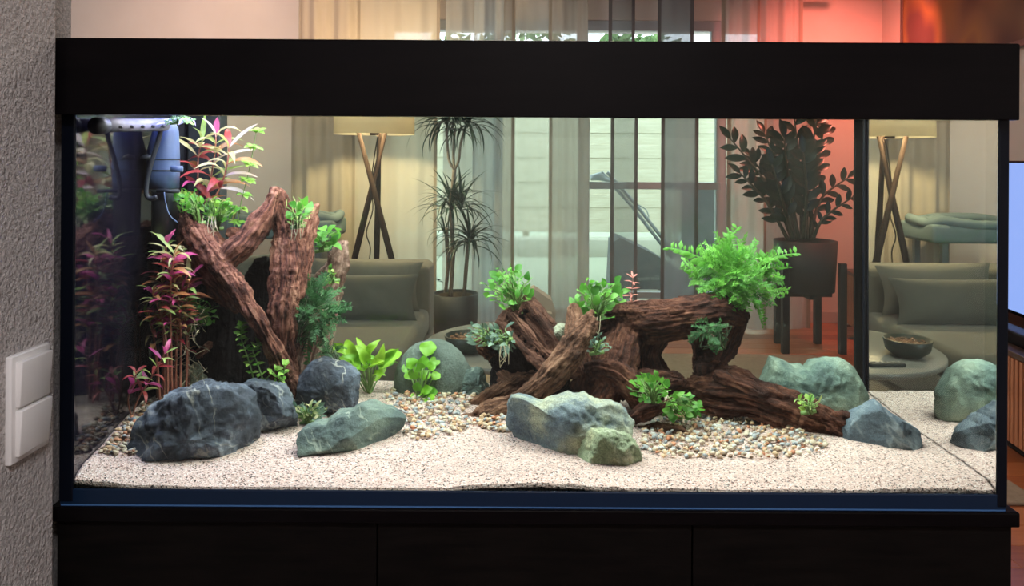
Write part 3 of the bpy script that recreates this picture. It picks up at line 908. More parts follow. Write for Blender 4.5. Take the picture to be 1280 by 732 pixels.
# remote control (seen in the side pane's reflection)
rmx, rmy = -0.02, 3.33
rem = empty('remote_control', (rmx, rmy, TZ), 'slim dark remote control lying on the coffee table', 'remote control')
mk('case', xform(bbox(-0.075, 0.075, -0.02, 0.02, 0, 0.016, 0.005), Matrix.Translation((rmx, rmy, TZ)) @ RZ(-4)), MAT['potdark'], rem)
for i in range(5):
    mk('button', xform(bbox(-0.06 + i * .024, -0.048 + i * .024, -0.008, 0.008, 0.0155, 0.0185, 0.001), Matrix.Translation((rmx, rmy, TZ)) @ RZ(-4)), MAT['metal'], rem)
# folded paper bag and patterned cup on the table
MAT['paper'] = pmat('beige_kraft_paper', (0.50, 0.41, 0.33), (0.56, 0.47, 0.38), 10, rough=0.9)
def prism(pts_px, d0, thick, mat, name, parent=None, **kw):
    fV = [PR(a, b_, d0) for a, b_ in pts_px]
    bV = [v + Vector((0, thick, 0)) for v in fV]
    n = len(fV)
    return mk(name, (fV + bV, [tuple(range(n)), tuple(range(n, 2 * n))[::-1]] + [(i, n + i, n + (i + 1) % n, (i + 1) % n) for i in range(n)]), mat, parent, smooth=False, **kw)
pb = PR(676, 395, 3.75)
bag = empty('paper_bag', (pb.x, 3.8, TZ), 'crumpled beige paper bag on the coffee table behind the wood', 'paper bag')
prism([(658, 412), (662, 364), (668, 361), (690, 376), (695, 390), (692, 412)], 3.75, 0.12, MAT['paper'], 'bag_body', bag)
prism([(672, 412), (670, 388), (690, 392), (696, 412)], 3.70, 0.05, MAT['paper'], 'flap', bag)
cu = PR(698, 400, 3.66)
MAT['cup'] = pmat('blue_white_cup_glaze', (0.10, 0.14, 0.20), (0.55, 0.56, 0.54), 45, rough=0.3)
mug = empty('patterned_cup', (cu.x, 3.66, TZ), 'small blue and white patterned cup beside the paper bag', 'cup')
mk('vessel', lathe([(0.028, 0), (0.036, 0.02), (0.038, 0.085), (0.034, 0.085), (0.032, 0.02), (0.0, 0.012)], (cu.x, 3.66, TZ), 24), MAT['cup'], mug)
mk('handle', tube([(cu.x + .036, 3.66, TZ + .02), (cu.x + .06, 3.66, TZ + .03), (cu.x + .06, 3.66, TZ + .06), (cu.x + .036, 3.66, TZ + .072)], .005, 8), MAT['cup'], mug)

# zamioculcas on a black stand
DZ = 5.15
MAT['zpot'] = pmat('charcoal_planter', (0.022, 0.024, 0.026), (0.034, 0.036, 0.038), 6, rough=0.6)
MAT['stand'] = pmat('black_stand_wood', (0.012, 0.012, 0.013), None, rough=0.5)
MAT['zleaf'] = leafmat('dark_green_waxy_leaf', (0.006, 0.022, 0.017), (0.018, 0.05, 0.032), 0.3, 0.08, 10)
MAT['zstem'] = pmat('dark_green_stem', (0.02, 0.05, 0.03), (0.10, 0.09, 0.06), 9, rough=0.5)
zl, zr_ = PR(968, 300, DZ), PR(1045, 300, DZ)
zc = (zl + zr_) / 2; rz = (zr_.x - zl.x) / 2
ztop = zc.z; zbot = PR(1006, 362, DZ).z
zz = empty('zamioculcas', (zc.x, DZ, zbot), 'dark waxy leaved plant in a charcoal planter on a black stand', 'potted plant')
mk('pot', lathe([(rz * .90, zbot), (rz * .98, ztop), (rz * .90, ztop), (rz * .88, ztop - 0.05), (0.0, ztop - 0.05)], (zc.x, DZ, 0), 40), MAT['zpot'], zz)
mk('soil', lathe([(rz * .88, ztop - .05), (0, ztop - .03)], (zc.x, DZ, 0), 30), MAT['soil'], zz)
st = empty('plant_stand', (zc.x, DZ, 0), 'black wooden plant stand with four straight legs', 'plant stand')
for sx_ in (-1, 1):
    for sy in (-1, 1):
        x = zc.x + sx_ * (rz * (0.90 if sy < 0 else 0.66)); yv = DZ + sy * rz * (0.70 if sy < 0 else 0.62)
        mk('leg', bbox(x - .022, x + .022, yv - .022, yv + .022, 0, zbot + (.20 if sy < 0 else -.001), .003), MAT['stand'], st, smooth=False)
mk('crossbar', bbox(zc.x - rz * .85, zc.x + rz * .85, DZ - .02, DZ + .02, zbot - .045, zbot, .003), MAT['stand'], st, smooth=False)
mk('crossbar', bbox(zc.x - .02, zc.x + .02, DZ - rz * .6, DZ + rz * .6, zbot - .045, zbot, .003), MAT['stand'], st, smooth=False)
zlm = [leafmesh('waxy_leaf', MAT['zleaf'], 1, 0.42, b, 0.2, 6, 0.5) for b in (0.1, 0.4)]
rnd = random.Random(21)
stems = [((990, 296), (962, 235), (912, 172), 0, 15, 26), ((985, 297), (958, 252), (925, 216), -.10, 14, 20), ((995, 296), (975, 215), (955, 166), .1, 14, 22), ((998, 296), (985, 220), (980, 172), -.12, 14, 26),
         ((1002, 296), (1000, 220), (992, 140), .05, 17, 26), ((1008, 296), (1010, 220), (1022, 146), 0, 18, 25), ((1012, 296), (1018, 230), (1030, 160), .12, 16, 24), ((1014, 297), (1025, 250), (1060, 222), .05, 11, 22), ((1016, 297), (1030, 272), (1066, 246), -.08, 11, 17),
         ((996, 297), (970, 240), (938, 195), .14, 14, 24), ((1004, 296), (1008, 240), (1004, 190), -.15, 15, 26), ((992, 296), (978, 250), (965, 205), -.16, 13, 26)]
for (a, m_, b_, dy, nl, lpx) in stems:
    A, Mi, B = PR(a[0], a[1] + 2, DZ + dy * .4), PR(m_[0], m_[1], DZ + dy), PR(b_[0], b_[1], DZ + dy * 1.5)
    path = [Vector(p) for p in smoothpath([tuple(A), tuple(Mi), tuple(B)], 10)]
    sm = mk('stem', tube(path, [0.014 - 0.010 * i / len(path) for i in range(len(path))], 7), MAT['zstem'], zz)
    for k in range(nl):
        t = 0.28 + 0.72 * k / (nl - 1)
        i = min(int(t * (len(path) - 1)), len(path) - 2)
        tg = (path[i + 1] - path[i]).normalized()
        side = tg.cross(Vector((rnd.uniform(-.15, .15), -1, rnd.uniform(-.1, .3)))).normalized()
        s = 1 if k % 2 else -1
        d = tg * 0.75 + side * s * 0.8 + Vector((0, rnd.uniform(-.35, .2), 0))
        if k == nl - 1: d = tg
        inst('leaf', zlm[k % 2], orient(path[i] + tg * 0.01, d, Vector((0.1 * s, -1, 0.5)), lpx * DZ / F * rnd.uniform(.85, 1.1) * (1 - 0.25 * abs(t - .6))), sm)

# low slatted TV board along the right-hand side, with the TV on it
MAT['slat'] = pmat('red_brown_slat_wood', (0.40, 0.15, 0.07), (0.56, 0.25, 0.13), 5, rough=0.5, stretch=(8, 8, 1))
MAT['boardtop'] = pmat('dark_board_wood', (0.05, 0.03, 0.022), (0.08, 0.05, 0.035), 6, rough=0.4)
ang = -math.atan(0.141)
by0, by1 = 2.3, 5.70
LB = (by1 - by0) * math.sqrt(1 + .141 ** 2)
MB = Matrix.Translation((bx_at(by0), by0, 0)) @ Matrix.Rotation(ang, 4, 'Z')     # local y runs along the board, local -x faces the room
ORGb = MB @ Vector((0.2, LB / 2, 0))
tvb = empty('tv_lowboard', ORGb, 'long low board with vertical wooden slats under the television', 'sideboard')
def lb(name, vf, mat, parent, sm=False):
    return mk(name, xform(vf, MB), mat, parent, smooth=sm)
lb('body', bbox(0.012, 0.40, 0.0, LB, 0.05, 0.43, 0.003), MAT['boardtop'], tvb)
lb('top', bbox(-0.012, 0.41, -0.01, LB + 0.01, 0.43, 0.455, 0.003), MAT['boardtop'], tvb)
lb('plinth', bbox(0.05, 0.38, 0.03, LB - 0.03, 0.0, 0.05, 0.003), MAT['black'], tvb)
ns = int(LB / 0.034)
sv = bbox(-0.006, 0.014, 0, 0.022, 0.062, 0.424, 0.002, 1)
sme = bpy.data.meshes.new('slat'); sme.from_pydata(sv[0], [], sv[1]); sme.materials.append(MAT['slat'])
for k in range(ns):
    inst('slat', sme, MB @ Matrix.Translation((0, 0.012 + k * LB / ns, 0)), tvb)
ev = bbox(0, 0.022, -0.004, 0.014, 0.062, 0.424, 0.002, 1)
eme = bpy.data.meshes.new('end_slat'); eme.from_pydata(ev[0], [], ev[1]); eme.materials.append(MAT['slat'])
for k in range(11):
    inst('slat', eme, MB @ Matrix.Translation((0.018 + k * 0.034, LB - 0.006, 0)), tvb)
    inst('slat', eme, MB @ Matrix.Translation((0.018 + k * 0.034, -0.006, 0)), tvb)
# television
MAT['screen'] = emat('lit_screen', (0.30, 0.46, 1.0), 0.55)
ty0, ty1 = 0.45, 1.90
TV0 = MB @ Vector((0.22, 1.1, 0.455))
tv = empty('television', TV0, 'wide flat television with a pale blue lit screen on the lowboard', 'television')
lb('case', bbox(0.205, 0.25, ty0, ty1, 0.53, 1.262, 0.004), MAT['black'], tv)
lb('screen', box(0.2035, 0.2047, ty0 + .012, ty1 - .012, 0.548, 1.252), MAT['screen'], tv)
for yv in (ty0 + .3, ty1 - .3):
    lb('foot', bbox(0.15, 0.30, yv - .012, yv + .012, 0.455, 0.54, .003), MAT['black'], tv)
lb('soundbar', bbox(0.05, 0.13, ty0 + .1, ty1 - .1, 0.455, 0.515, 0.008), MAT['black'], None).name = 'soundbar'
sbo = bpy.data.objects['soundbar']; tag(sbo, 'slim black sound bar in front of the television', 'sound bar')

# picture on the right-hand wall
def artmat():
    m, nt, b = newmat('blurred_brown_print')
    b.inputs['Roughness'].default_value = 0.6
    v = coords(nt, 'Object')
    n = noise_out(nt, v, 2.2, 1, 0.3)
    nt.links.new(ramp(nt, [(0.30, (0.05, 0.025, 0.02)), (0.45, (0.22, 0.12, 0.06)), (0.55, (0.30, 0.16, 0.05)), (0.68, (0.12, 0.05, 0.045))], n), b.inputs['Base Color'])
    return m
MAT['art'] = artmat()
wa = lambda yy: MB @ Vector((0.435, yy, 0))
pic = empty('wall_picture', MB @ Vector((0.42, 2.5, 1.86)), 'large framed picture of soft brown and gold shapes on the right wall', 'picture')
lb('canvas', bbox(0.405, 0.425, 1.55, 3.22, 1.885, 2.5, 0.002), MAT['art'], pic)
for a, b_, z0, z1 in ((1.52, 3.25, 1.855, 1.89), (1.52, 3.25, 2.495, 2.53), (1.52, 1.555, 1.855, 2.53), (3.215, 3.25, 1.855, 2.53)):
    lb('frame_side', bbox(0.395, 0.4365, a, b_, z0, z1, 0.003), MAT['boardtop'], pic)

# pet bed on legs behind the sofa (seen in the side pane's reflection)
def PMir(px, py, d):
    p = PR(px, py, d)
    return Vector((2 * XR - p.x, p.y, p.z))
MAT['bedcloth'] = pmat('blue_grey_bed_cloth', (0.10, 0.15, 0.165), (0.15, 0.20, 0.215), 12, rough=0.95, bmp=0.3, bscale=200)
MAT['bedleg'] = pmat('grey_bed_leg', (0.12, 0.14, 0.15), None, rough=0.6)
e0, e1 = PMir(1142, 285, 5.25), PMir(1290, 300, 5.25)
zt_, zb_ = PMir(1190, 272, 5.25).z, PMir(1190, 300, 5.25).z
bx0, bx1 = e1.x, e0.x
bed = empty('pet_bed', ((bx0 + bx1) / 2, 5.25, 0), 'blue grey cloth pet bed on straight legs beside the lamp', 'pet bed')
mk('tray', bbox(bx0, bx1, 5.02, 5.45, zb_, zt_ - 0.03, 0.025, 3), MAT['bedcloth'], bed)
ring = []
for k in range(49):
    a = 2 * math.pi * k / 48
    u = abs(math.cos(a)) ** 0.5 * (1 if math.cos(a) >= 0 else -1); w = abs(math.sin(a)) ** 0.5 * (1 if math.sin(a) >= 0 else -1)
    ring.append(((bx0 + bx1) / 2 + u * (bx1 - bx0) / 2 * .96, 5.235 + w * .20, zt_ - 0.02 + 0.012 * math.sin(5 * a)))
mk('rim_roll', tube(ring, 0.032, 10, caps=False), MAT['bedcloth'], bed)
g = []
n = 18
for i in range(n + 1):
    for j in range(n + 1):
        u, v = i / n, j / n
        x = bx0 + .06 + u * (bx1 - bx0 - .08); yv = 5.07 + v * .34
        g.append((x, yv, zt_ - .035 + .045 * float(fbm(np.array([[x * 9, yv * 9, 3.]]), 3, 4)[0])))
mk('blanket', (g, [(i * (n + 1) + j, (i + 1) * (n + 1) + j, (i + 1) * (n + 1) + j + 1, i * (n + 1) + j + 1) for i in range(n) for j in range(n)]), MAT['bedcloth'], bed)
for x in (bx0 + .05, bx1 - .1):
    for yv in (5.07, 5.40):
        mk('leg', bbox(x - .02, x + .02, yv - .02, yv + .02, 0, zb_ + .02, .004), MAT['bedleg'], bed, smooth=False)

# ================================================================== TANK: sand, stones, wood
def sandmat():
    m, nt, b = newmat('pink_beige_sand')
    b.inputs['Roughness'].default_value = 0.95
    b.inputs['Specular IOR Level'].default_value = 0.2
    v = coords(nt, 'Object')
    vo = N(nt, 'ShaderNodeTexVoronoi'); vo.inputs['Scale'].default_value = 430
    nt.links.new(v, vo.inputs['Vector'])
    sep = N(nt, 'ShaderNodeSeparateColor'); nt.links.new(vo.outputs['Color'], sep.inputs[0])
    col = ramp(nt, [(0.0, (0.05, 0.035, 0.03)), (0.09, (0.26, 0.15, 0.12)), (0.16, (0.62, 0.44, 0.38)), (0.45, (0.74, 0.55, 0.49)), (0.72, (0.84, 0.67, 0.61)), (0.92, (0.92, 0.81, 0.77))], sep.outputs[0], 'CONSTANT')
    nt.links.new(col, b.inputs['Base Color'])
    bump(nt, b, vo.outputs['Distance'], 0.8, 0.0015)
    return m
MAT['sand'] = sandmat()
nx, ny = 300, 130
xs = np.linspace(XL + 0.0035, XR - 0.0012, nx); ys = D1 + 0.0012 + (T - 0.0024) * np.linspace(0, 1, ny) ** 1.35
gx, gy = np.meshgrid(xs, ys, indexing='ij')
gz = sandz(gx, gy) + 0.0012 * fbm(np.stack([gx.ravel() * 60, gy.ravel() * 60, gx.ravel() * 0], -1), 3, 9).reshape(gx.shape)
gz = gz - 0.0105 * np.clip(1 - (gy - D1) / 0.04, 0, 1) ** 1.2
gz = np.maximum(gz, 0.7178 + 0.0004 * np.sin(gx * 31))
SV = np.stack([gx, gy, gz], -1).reshape(-1, 3)
SF = [(i * ny + j, (i + 1) * ny + j, (i + 1) * ny + j + 1, i * ny + j + 1) for i in range(nx - 1) for j in range(ny - 1)]
edge = [(i, 0) for i in range(nx)] + [(nx - 1, j) for j in range(1, ny)] + [(i, ny - 1) for i in range(nx - 2, -1, -1)] + [(0, j) for j in range(ny - 2, 0, -1)]
n0 = len(SV)
sk = np.array([(xs[i], ys[j], ZB + 0.003) for i, j in edge])
SV = np.vstack([SV, sk])
for k in range(len(edge)):
    a, b_ = edge[k], edge[(k + 1) % len(edge)]
    SF.append((a[0] * ny + a[1], n0 + k, n0 + (k + 1) % len(edge), b_[0] * ny + b_[1]))
mk('sand_bed', (SV, SF), MAT['sand'], label='pink beige sand covering the aquarium floor', cat='sand', kind='stuff')

# ---- stones: outline gives the shape across, thickness and facets the depth
def stone(name, outline, mat, label, thick, seed, t=None, rough=0.05, facets=10, group='stones on the sand', pw=0.62, push=0.4, sink=14, turn=0.0):
    ylo, yhi = min(q[1] for q in outline), max(q[1] for q in outline)
    bot = max(outline, key=lambda q: q[1])
    if t is None:
        t = ground(bot[0], bot[1]).y - D1 + thick * push
    if sink:
        outline = [(a, b_ + sink * min(1.0, max(0.0, ((b_ - ylo) / (yhi - ylo) - 0.5) / 0.25))) for a, b_ in outline]
    if sink >= 10:
        cxm = sum(q[0] for q in outline) / len(outline); cym = sum(q[1] for q in outline) / len(outline)
        low = []
        for a, b_ in outline:
            g = PT(a, b_, t); gz_ = float(sandz(g.x, g.y - turn * (g.x - PT(cxm, b_, t).x)))
            py_g = HY + (ZC - gz_) * F / (D1 + _s(*_ab(a, b_)) * t)
            low.append((a, max(b_, py_g + 8) if b_ > cym else b_))
        outline = low
    poly = np.array(outline, float)
    c = poly.mean(0)
    t = min(t, T - thick * 0.5 - 0.004)
    C = PT(c[0], c[1], t)
    O2 = np.array([[PT(a, b_, t).x - C.x, PT(a, b_, t).z - C.z] for a, b_ in outline])
    ang = np.arctan2(O2[:, 1], O2[:, 0]); rad = np.hypot(O2[:, 0], O2[:, 1])
    o = np.argsort(ang); ang, rad = ang[o], rad[o]
    aa = np.concatenate([ang - 2 * np.pi, ang, ang + 2 * np.pi]); rr = np.concatenate([rad, rad, rad])
    nth, nph = 150, 66
    th = np.linspace(-np.pi, np.pi, nth, endpoint=False)
    rt = np.interp(th, aa, rr)
    k = np.array([.25, .5, .25]); rt = np.convolve(np.concatenate([rt[-1:], rt, rt[:1]]), k, 'valid')
    V = []
    phs = np.linspace(-np.pi / 2, np.pi / 2, nph + 1)
    for ph in phs:
        cp = max(0.0, math.cos(ph)) ** pw; sp = math.copysign(abs(math.sin(ph)) ** 0.9, math.sin(ph))
        wq = max(0.0, math.cos(ph)) ** 0.7
        rq = rt * wq + min(rt.mean(), rt.min() * 1.35) * (1 - wq)
        V.append(np.stack([rq * cp * np.cos(th), np.full(nth, sp * thick / 2), rq * cp * np.sin(th)], -1))
    V = np.concatenate(V)
    size = rad.mean()
    r = np.random.RandomState(seed)
    # flat facets towards the viewer and upwards
    for q in range(facets):
        n = r.normal(size=3); n[1] = -abs(n[1]) * 1.1 if q % 3 else abs(n[1]); n /= np.linalg.norm(n)
        h = V @ n
        lim = h.max() * r.uniform(0.70, 0.9)
        V = V - np.outer(np.maximum(0, h - lim) * 0.93, n)
    nn = V / (np.linalg.norm(V, axis=1, keepdims=True) + 1e-9)
    U = V / size
    disp = rough * size * (0.9 * fbm(U * 1.6 + seed, 5, seed, 0.55) - 0.9 * np.abs(fbm(U * 2.6 + seed * 2, 4, seed + 5, 0.55)) + 0.35 * fbm(U * 12 + seed, 3, seed + 8) + 1.0 * np.minimum(0, vnoise(U * 5.5 + seed, seed + 12) + 0.55))
    V = V + nn * disp[:, None]
    V[:, 1] += -turn * V[:, 0]
    V += np.array([C.x, C.y, C.z])
    V[:, 1] = np.clip(V[:, 1], D1 + 0.006, D2 - 0.006)
    V[:, 2] = np.maximum(V[:, 2], ZB + 0.006)
    Fc = []
    for i in range(nph):
        for j in range(nth):
            j2 = (j + 1) % nth
            Fc.append((i * nth + j, (i + 1) * nth + j, (i + 1) * nth + j2, i * nth + j2))
    Fc = [f[::-1] for f in Fc]
    return mk(name, (V, Fc), mat, label=label, cat='stone', group=group)

DK = [(0.34, (0.010, 0.014, 0.022)), (0.47, (0.030, 0.040, 0.058)), (0.57, (0.10, 0.125, 0.165)), (0.67, (0.30, 0.33, 0.37))]
MAT['rock_dark'] = rockmat('blue_black_stone', DK, (0.55, 0.53, 0.45), 0.55, 13, 0.5, 6)
MAT['rock_dark2'] = rockmat('slate_blue_stone', [(0.34, (0.018, 0.024, 0.034)), (0.52, (0.055, 0.07, 0.092)), (0.70, (0.16, 0.185, 0.215))], (0.5, 0.5, 0.45), 0.45, 10, 0.5, 6)
MAT['rock_green'] = rockmat('green_grey_stone', [(0.32, (0.03, 0.05, 0.055)), (0.46, (0.07, 0.105, 0.095)), (0.58, (0.15, 0.20, 0.16)), (0.70, (0.30, 0.34, 0.26))], (0.42, 0.48, 0.38), 0.6, 9, 0.4, 8)
MAT['rock_oval'] = rockmat('speckled_grey_green_stone', [(0.32, (0.05, 0.07, 0.06)), (0.52, (0.10, 0.13, 0.11)), (0.70, (0.19, 0.23, 0.19))], (0.4, 0.45, 0.4), 0.0, 10, 0.8, 8)
MAT['rock_centre'] = rockmat('pale_green_blue_stone', [(0.36, (0.045, 0.07, 0.095)), (0.45, (0.12, 0.16, 0.17)), (0.53, (0.28, 0.31, 0.23)), (0.66, (0.50, 0.50, 0.33))], (0.6, 0.6, 0.45), 0.15, 8, 0.55, 6)
MAT['rock_moss'] = rockmat('olive_green_stone', [(0.30, (0.08, 0.11, 0.05)), (0.5, (0.22, 0.27, 0.16)), (0.7, (0.45, 0.42, 0.24))], (0.6, 0.6, 0.5), 0.4, 12, 0.5, 6)
MAT['rock_sea'] = rockmat('sea_green_stone', [(0.33, (0.035, 0.06, 0.065)), (0.44, (0.13, 0.20, 0.17)), (0.56, (0.27, 0.36, 0.28)), (0.70, (0.48, 0.55, 0.40))], (0.2, 0.3, 0.3), 0.25, 9, 0.4, 6)
MAT['rock_blue'] = rockmat('grey_blue_stone', [(0.33, (0.035, 0.05, 0.065)), (0.5, (0.085, 0.12, 0.15)), (0.68, (0.20, 0.25, 0.27))], (0.55, 0.6, 0.6), 0.3, 9, 0.35, 5)
MAT['rock_pale'] = rockmat('pale_moss_stone', [(0.3, (0.18, 0.20, 0.12)), (0.6, (0.40, 0.42, 0.32)), (0.8, (0.6, 0.6, 0.5))], (0.6, 0.6, 0.5), 0.2, 14, 0.6, 8)

stone('boulder', [(173, 535), (179, 513), (200, 498), (235, 486), (268, 480), (296, 483), (312, 497), (319, 520), (317, 545), (300, 557), (270, 562), (235, 570), (197, 574), (178, 562)], MAT['rock_dark'], 'largest blue black boulder with pale veins, beside the red stemmed plants', 0.16, 2, rough=0.09, facets=9, turn=-0.25)
stone('boulder', [(290, 495), (303, 480), (325, 471), (345, 475), (360, 488), (369, 505), (367, 528), (350, 541), (318, 543), (298, 535)], MAT['rock_dark2'], 'slate blue boulder behind the largest boulder, under the driftwood stump', 0.12, 5, rough=0.08, facets=8)
stone('boulder', [(371, 492), (376, 465), (388, 451), (402, 446), (425, 450), (438, 458), (450, 470), (456, 482), (446, 500), (426, 514), (400, 518), (380, 512)], MAT['rock_dark'], 'rounded dark boulder standing in front of the broad leaved plant', 0.085, 8, rough=0.05, facets=12, push=0.25)
stone('boulder', [(353, 558), (358, 546), (385, 538), (410, 523), (440, 511), (470, 499), (490, 499), (503, 510), (506, 526), (496, 542), (460, 553), (430, 558), (395, 562), (368, 564)], MAT['rock_green'], 'flat wedge shaped green grey stone with pale veins', 0.12, 13, rough=0.04, facets=14, turn=-0.35)
stone('boulder', [(496, 472), (500, 450), (510, 435), (530, 426), (550, 425), (570, 435), (583, 452), (591, 475), (589, 492), (560, 495), (530, 493), (505, 487)], MAT['rock_oval'], 'smooth egg shaped speckled grey green stone', 0.13, 17, rough=0.02, facets=0, push=0.5)
stone('boulder', [(580, 468), (590, 457), (603, 460), (607, 475), (602, 489), (588, 493), (580, 487)], MAT['rock_green'], 'small knobbly green stone wedged beside the egg shaped stone', 0.05, 19, rough=0.12, facets=6)
stone('boulder', [(633, 532), (635, 507), (643, 494), (655, 497), (672, 503), (700, 496), (720, 493), (745, 500), (772, 501), (788, 514), (798, 535), (802, 555), (799, 572), (775, 577), (745, 575), (708, 574), (680, 564), (650, 550)], MAT['rock_centre'], 'large pale green stone half buried in front of the central driftwood', 0.12, 23, rough=0.06, facets=10, push=0.72, turn=0.16)
stone('boulder', [(719, 572), (725, 550), (738, 535), (752, 528), (775, 532), (790, 544), (801, 560), (798, 576), (775, 579), (745, 577)], MAT['rock_moss'], 'small olive green stone leaning on the large pale green stone', 0.08, 29, t=float(ground(760, 577).y - D1) + 0.016, rough=0.06, facets=12)
stone('boulder', [(931, 467), (936, 450), (950, 443), (972, 446), (990, 456), (1008, 460), (1018, 449), (1040, 447), (1058, 452), (1072, 465), (1085, 478), (1081, 489), (1060, 491), (1050, 501), (1030, 508), (1000, 500), (960, 492), (935, 482)], MAT['rock_sea'], 'sea green lobed stone resting between the fallen log and the grey blue stone', 0.11, 31, t=0.415, rough=0.05, facets=6, pw=0.55)
stone('boulder', [(1036, 512), (1046, 498), (1065, 492), (1085, 494), (1100, 505), (1112, 516), (1128, 524), (1145, 532), (1158, 545), (1168, 557), (1150, 561), (1110, 559), (1085, 555), (1055, 545)], MAT['rock_blue'], 'grey blue slanting stone at the end of the fallen log', 0.11, 37, rough=0.04, facets=16, push=0.4, turn=0.25)
stone('boulder', [(226, 470), (231, 456), (245, 453), (253, 468), (250, 488), (233, 494)], MAT['rock_pale'], 'small pale mossy stone behind the largest boulder', 0.045, 41, t=0.40, rough=0.12, facets=6)
stone('boulder', [(690, 418), (697, 405), (709, 403), (715, 413), (712, 425), (697, 428)], MAT['rock_pale'], 'small grey stone caught between the driftwood pieces', 0.03, 43, t=0.385, rough=0.12, facets=6, sink=0)

# ---- driftwood
def plate(corners, th):
    """thick slab between four points given as (px, py, d)"""
    q = [P(*c) for c in corners]
    n = (q[1] - q[0]).cross(q[3] - q[0]).normalized() * th / 2
    V = [v - n for v in q] + [v + n for v in q]
    return V, [(3, 2, 1, 0), (4, 5, 6, 7)] + [(i, (i + 1) % 4, 4 + (i + 1) % 4, 4 + i) for i in range(4)]

def driftwood(name, branches, mat, label, voxel=0.0028, amp=0.0045, seed=0, group='driftwood pieces', lump=0.006, plates=()):
    parts, segs = [plate(c, th) for c, th in plates], []
    for br in branches:
        pts = smoothpath(br, 5)
        path = [P(q[0], q[1], q[2]) for q in pts]
        rad = [max(1.5, q[3]) * (q[2] / F) for q in pts]
        a, b_ = path[0] + (path[0] - path[1]).normalized() * rad[0] * .7, path[-1] + (path[-1] - path[-2]).normalized() * rad[-1] * .7
        full = [a] + path + [b_]; fr_ = [rad[0] * .45] + rad + [rad[-1] * .45]
        parts.append(tube(full, fr_, 12))
        segs.append((np.array([tuple(p) for p in path]), np.array(rad)))
    V, Fc = join(parts)
    me = bpy.data.meshes.new('tmp'); me.from_pydata(V, [], Fc)
    bm = bmesh.new(); bm.from_mesh(me); bmesh.ops.recalc_face_normals(bm, faces=bm.faces); bm.to_mesh(me); bm.free()
    ob = bpy.data.objects.new('tmp', me); COL.objects.link(ob)
    md = ob.modifiers.new('r', 'REMESH'); md.mode = 'VOXEL'; md.voxel_size = voxel
    dg = bpy.context.evaluated_depsgraph_get()
    m2 = bpy.data.meshes.new_from_object(ob.evaluated_get(dg))
    bpy.data.objects.remove(ob)
    nv = len(m2.vertices)
    co = np.empty(nv * 3); m2.vertices.foreach_get('co', co); co = co.reshape(-1, 3)
    no = np.empty(nv * 3); m2.vertices.foreach_get('normal', no); no = no.reshape(-1, 3)
    Fc = [tuple(p.vertices) for p in m2.polygons]
    best = np.full(nv, 1e9); along = np.zeros(nv); q1 = np.zeros(nv); q2 = np.zeros(nv)
    for si, (pp, rr) in enumerate(segs):
        s0 = 0.0
        u0 = (pp[-1] - pp[0]); u0 /= np.linalg.norm(u0) + 1e-9
        ref = np.array([0.31, 0.9, 0.25]); e1_ = np.cross(u0, ref); e1_ /= np.linalg.norm(e1_); e2_ = np.cross(u0, e1_)
        for i in range(len(pp) - 1):
            a, b_ = pp[i], pp[i + 1]
            ab_ = b_ - a; L = np.linalg.norm(ab_) + 1e-9; u = ab_ / L
            t = np.clip((co - a) @ u, 0, L)
            q = co - (a + np.outer(t, u))
            dist = np.linalg.norm(q, axis=1) - 0.5 * (rr[i] + rr[i + 1])
            m = dist < best
            best[m] = dist[m]; along[m] = (s0 + t)[m] + si * 3.7; q1[m] = (q @ e1_)[m]; q2[m] = (q @ e2_)[m]
            s0 += L
    # fibres run along the wood: stretched in 'along', fine across it
    def fb(ka, kr, o, sd):
        return fbm(np.stack([along * ka, q1 * kr, q2 * kr], -1), o, sd)
    wv = 0.35 * fbm(co * 30, 2, seed + 21)
    along_w = along; 
    fib = 0.55 * fb(26, 300, 3, seed + 1) + 1.1 * (0.30 - np.abs(fb(11, 150, 3, seed + 7) + wv)) + 1.2 * (0.30 - np.abs(fb(6, 62, 2, seed + 9) + wv))
    lum = fbm(co * 24, 3, seed + 3)
    pits = np.minimum(0, vnoise(co * 75, seed + 11) + 0.40)
    d = amp * fib + lump * lum + 0.010 * pits + 0.0012 * fbm(co * 260, 2, seed + 15)
    co = co + no * d[:, None]
    co[:, 2] = np.maximum(co[:, 2], ZB + 0.006)
    return mk(name, (co, Fc), mat, label=label, cat='driftwood', group=group, attr={'along': along, 'around': q1, 'around2': q2})

MAT['wood_red'] = woodmat('red_brown_driftwood', [(0.36, (0.016, 0.006, 0.005)), (0.45, (0.075, 0.024, 0.017)), (0.53, (0.23, 0.088, 0.060)), (0.66, (0.50, 0.26, 0.18))])
MAT['wood_dark'] = woodmat('dark_brown_driftwood', [(0.36, (0.010, 0.004, 0.003)), (0.46, (0.042, 0.014, 0.009)), (0.55, (0.11, 0.040, 0.023)), (0.68, (0.26, 0.115, 0.07))])
MAT['wood_tan'] = woodmat('tan_brown_driftwood', [(0.36, (0.026, 0.012, 0.007)), (0.45, (0.09, 0.040, 0.023)), (0.54, (0.20, 0.098, 0.058)), (0.67, (0.38, 0.22, 0.14))])
MAT['wood_umber'] = woodmat('umber_driftwood', [(0.36, (0.016, 0.006, 0.004)), (0.46, (0.060, 0.023, 0.015)), (0.55, (0.14, 0.06, 0.038)), (0.68, (0.28, 0.14, 0.095))])
MAT['wood_pale'] = woodmat('pale_weathered_driftwood', [(0.36, (0.06, 0.028, 0.02)), (0.46, (0.19, 0.10, 0.075)), (0.56, (0.34, 0.21, 0.165)), (0.68, (0.52, 0.37, 0.30))])
MAT['wood_shade'] = woodmat('shade_black_wood', [(0.36, (0.003, 0.002, 0.003)), (0.5, (0.006, 0.004, 0.005)), (0.68, (0.014, 0.009, 0.009))])  # black colour stands in for shade inside the hollow wood

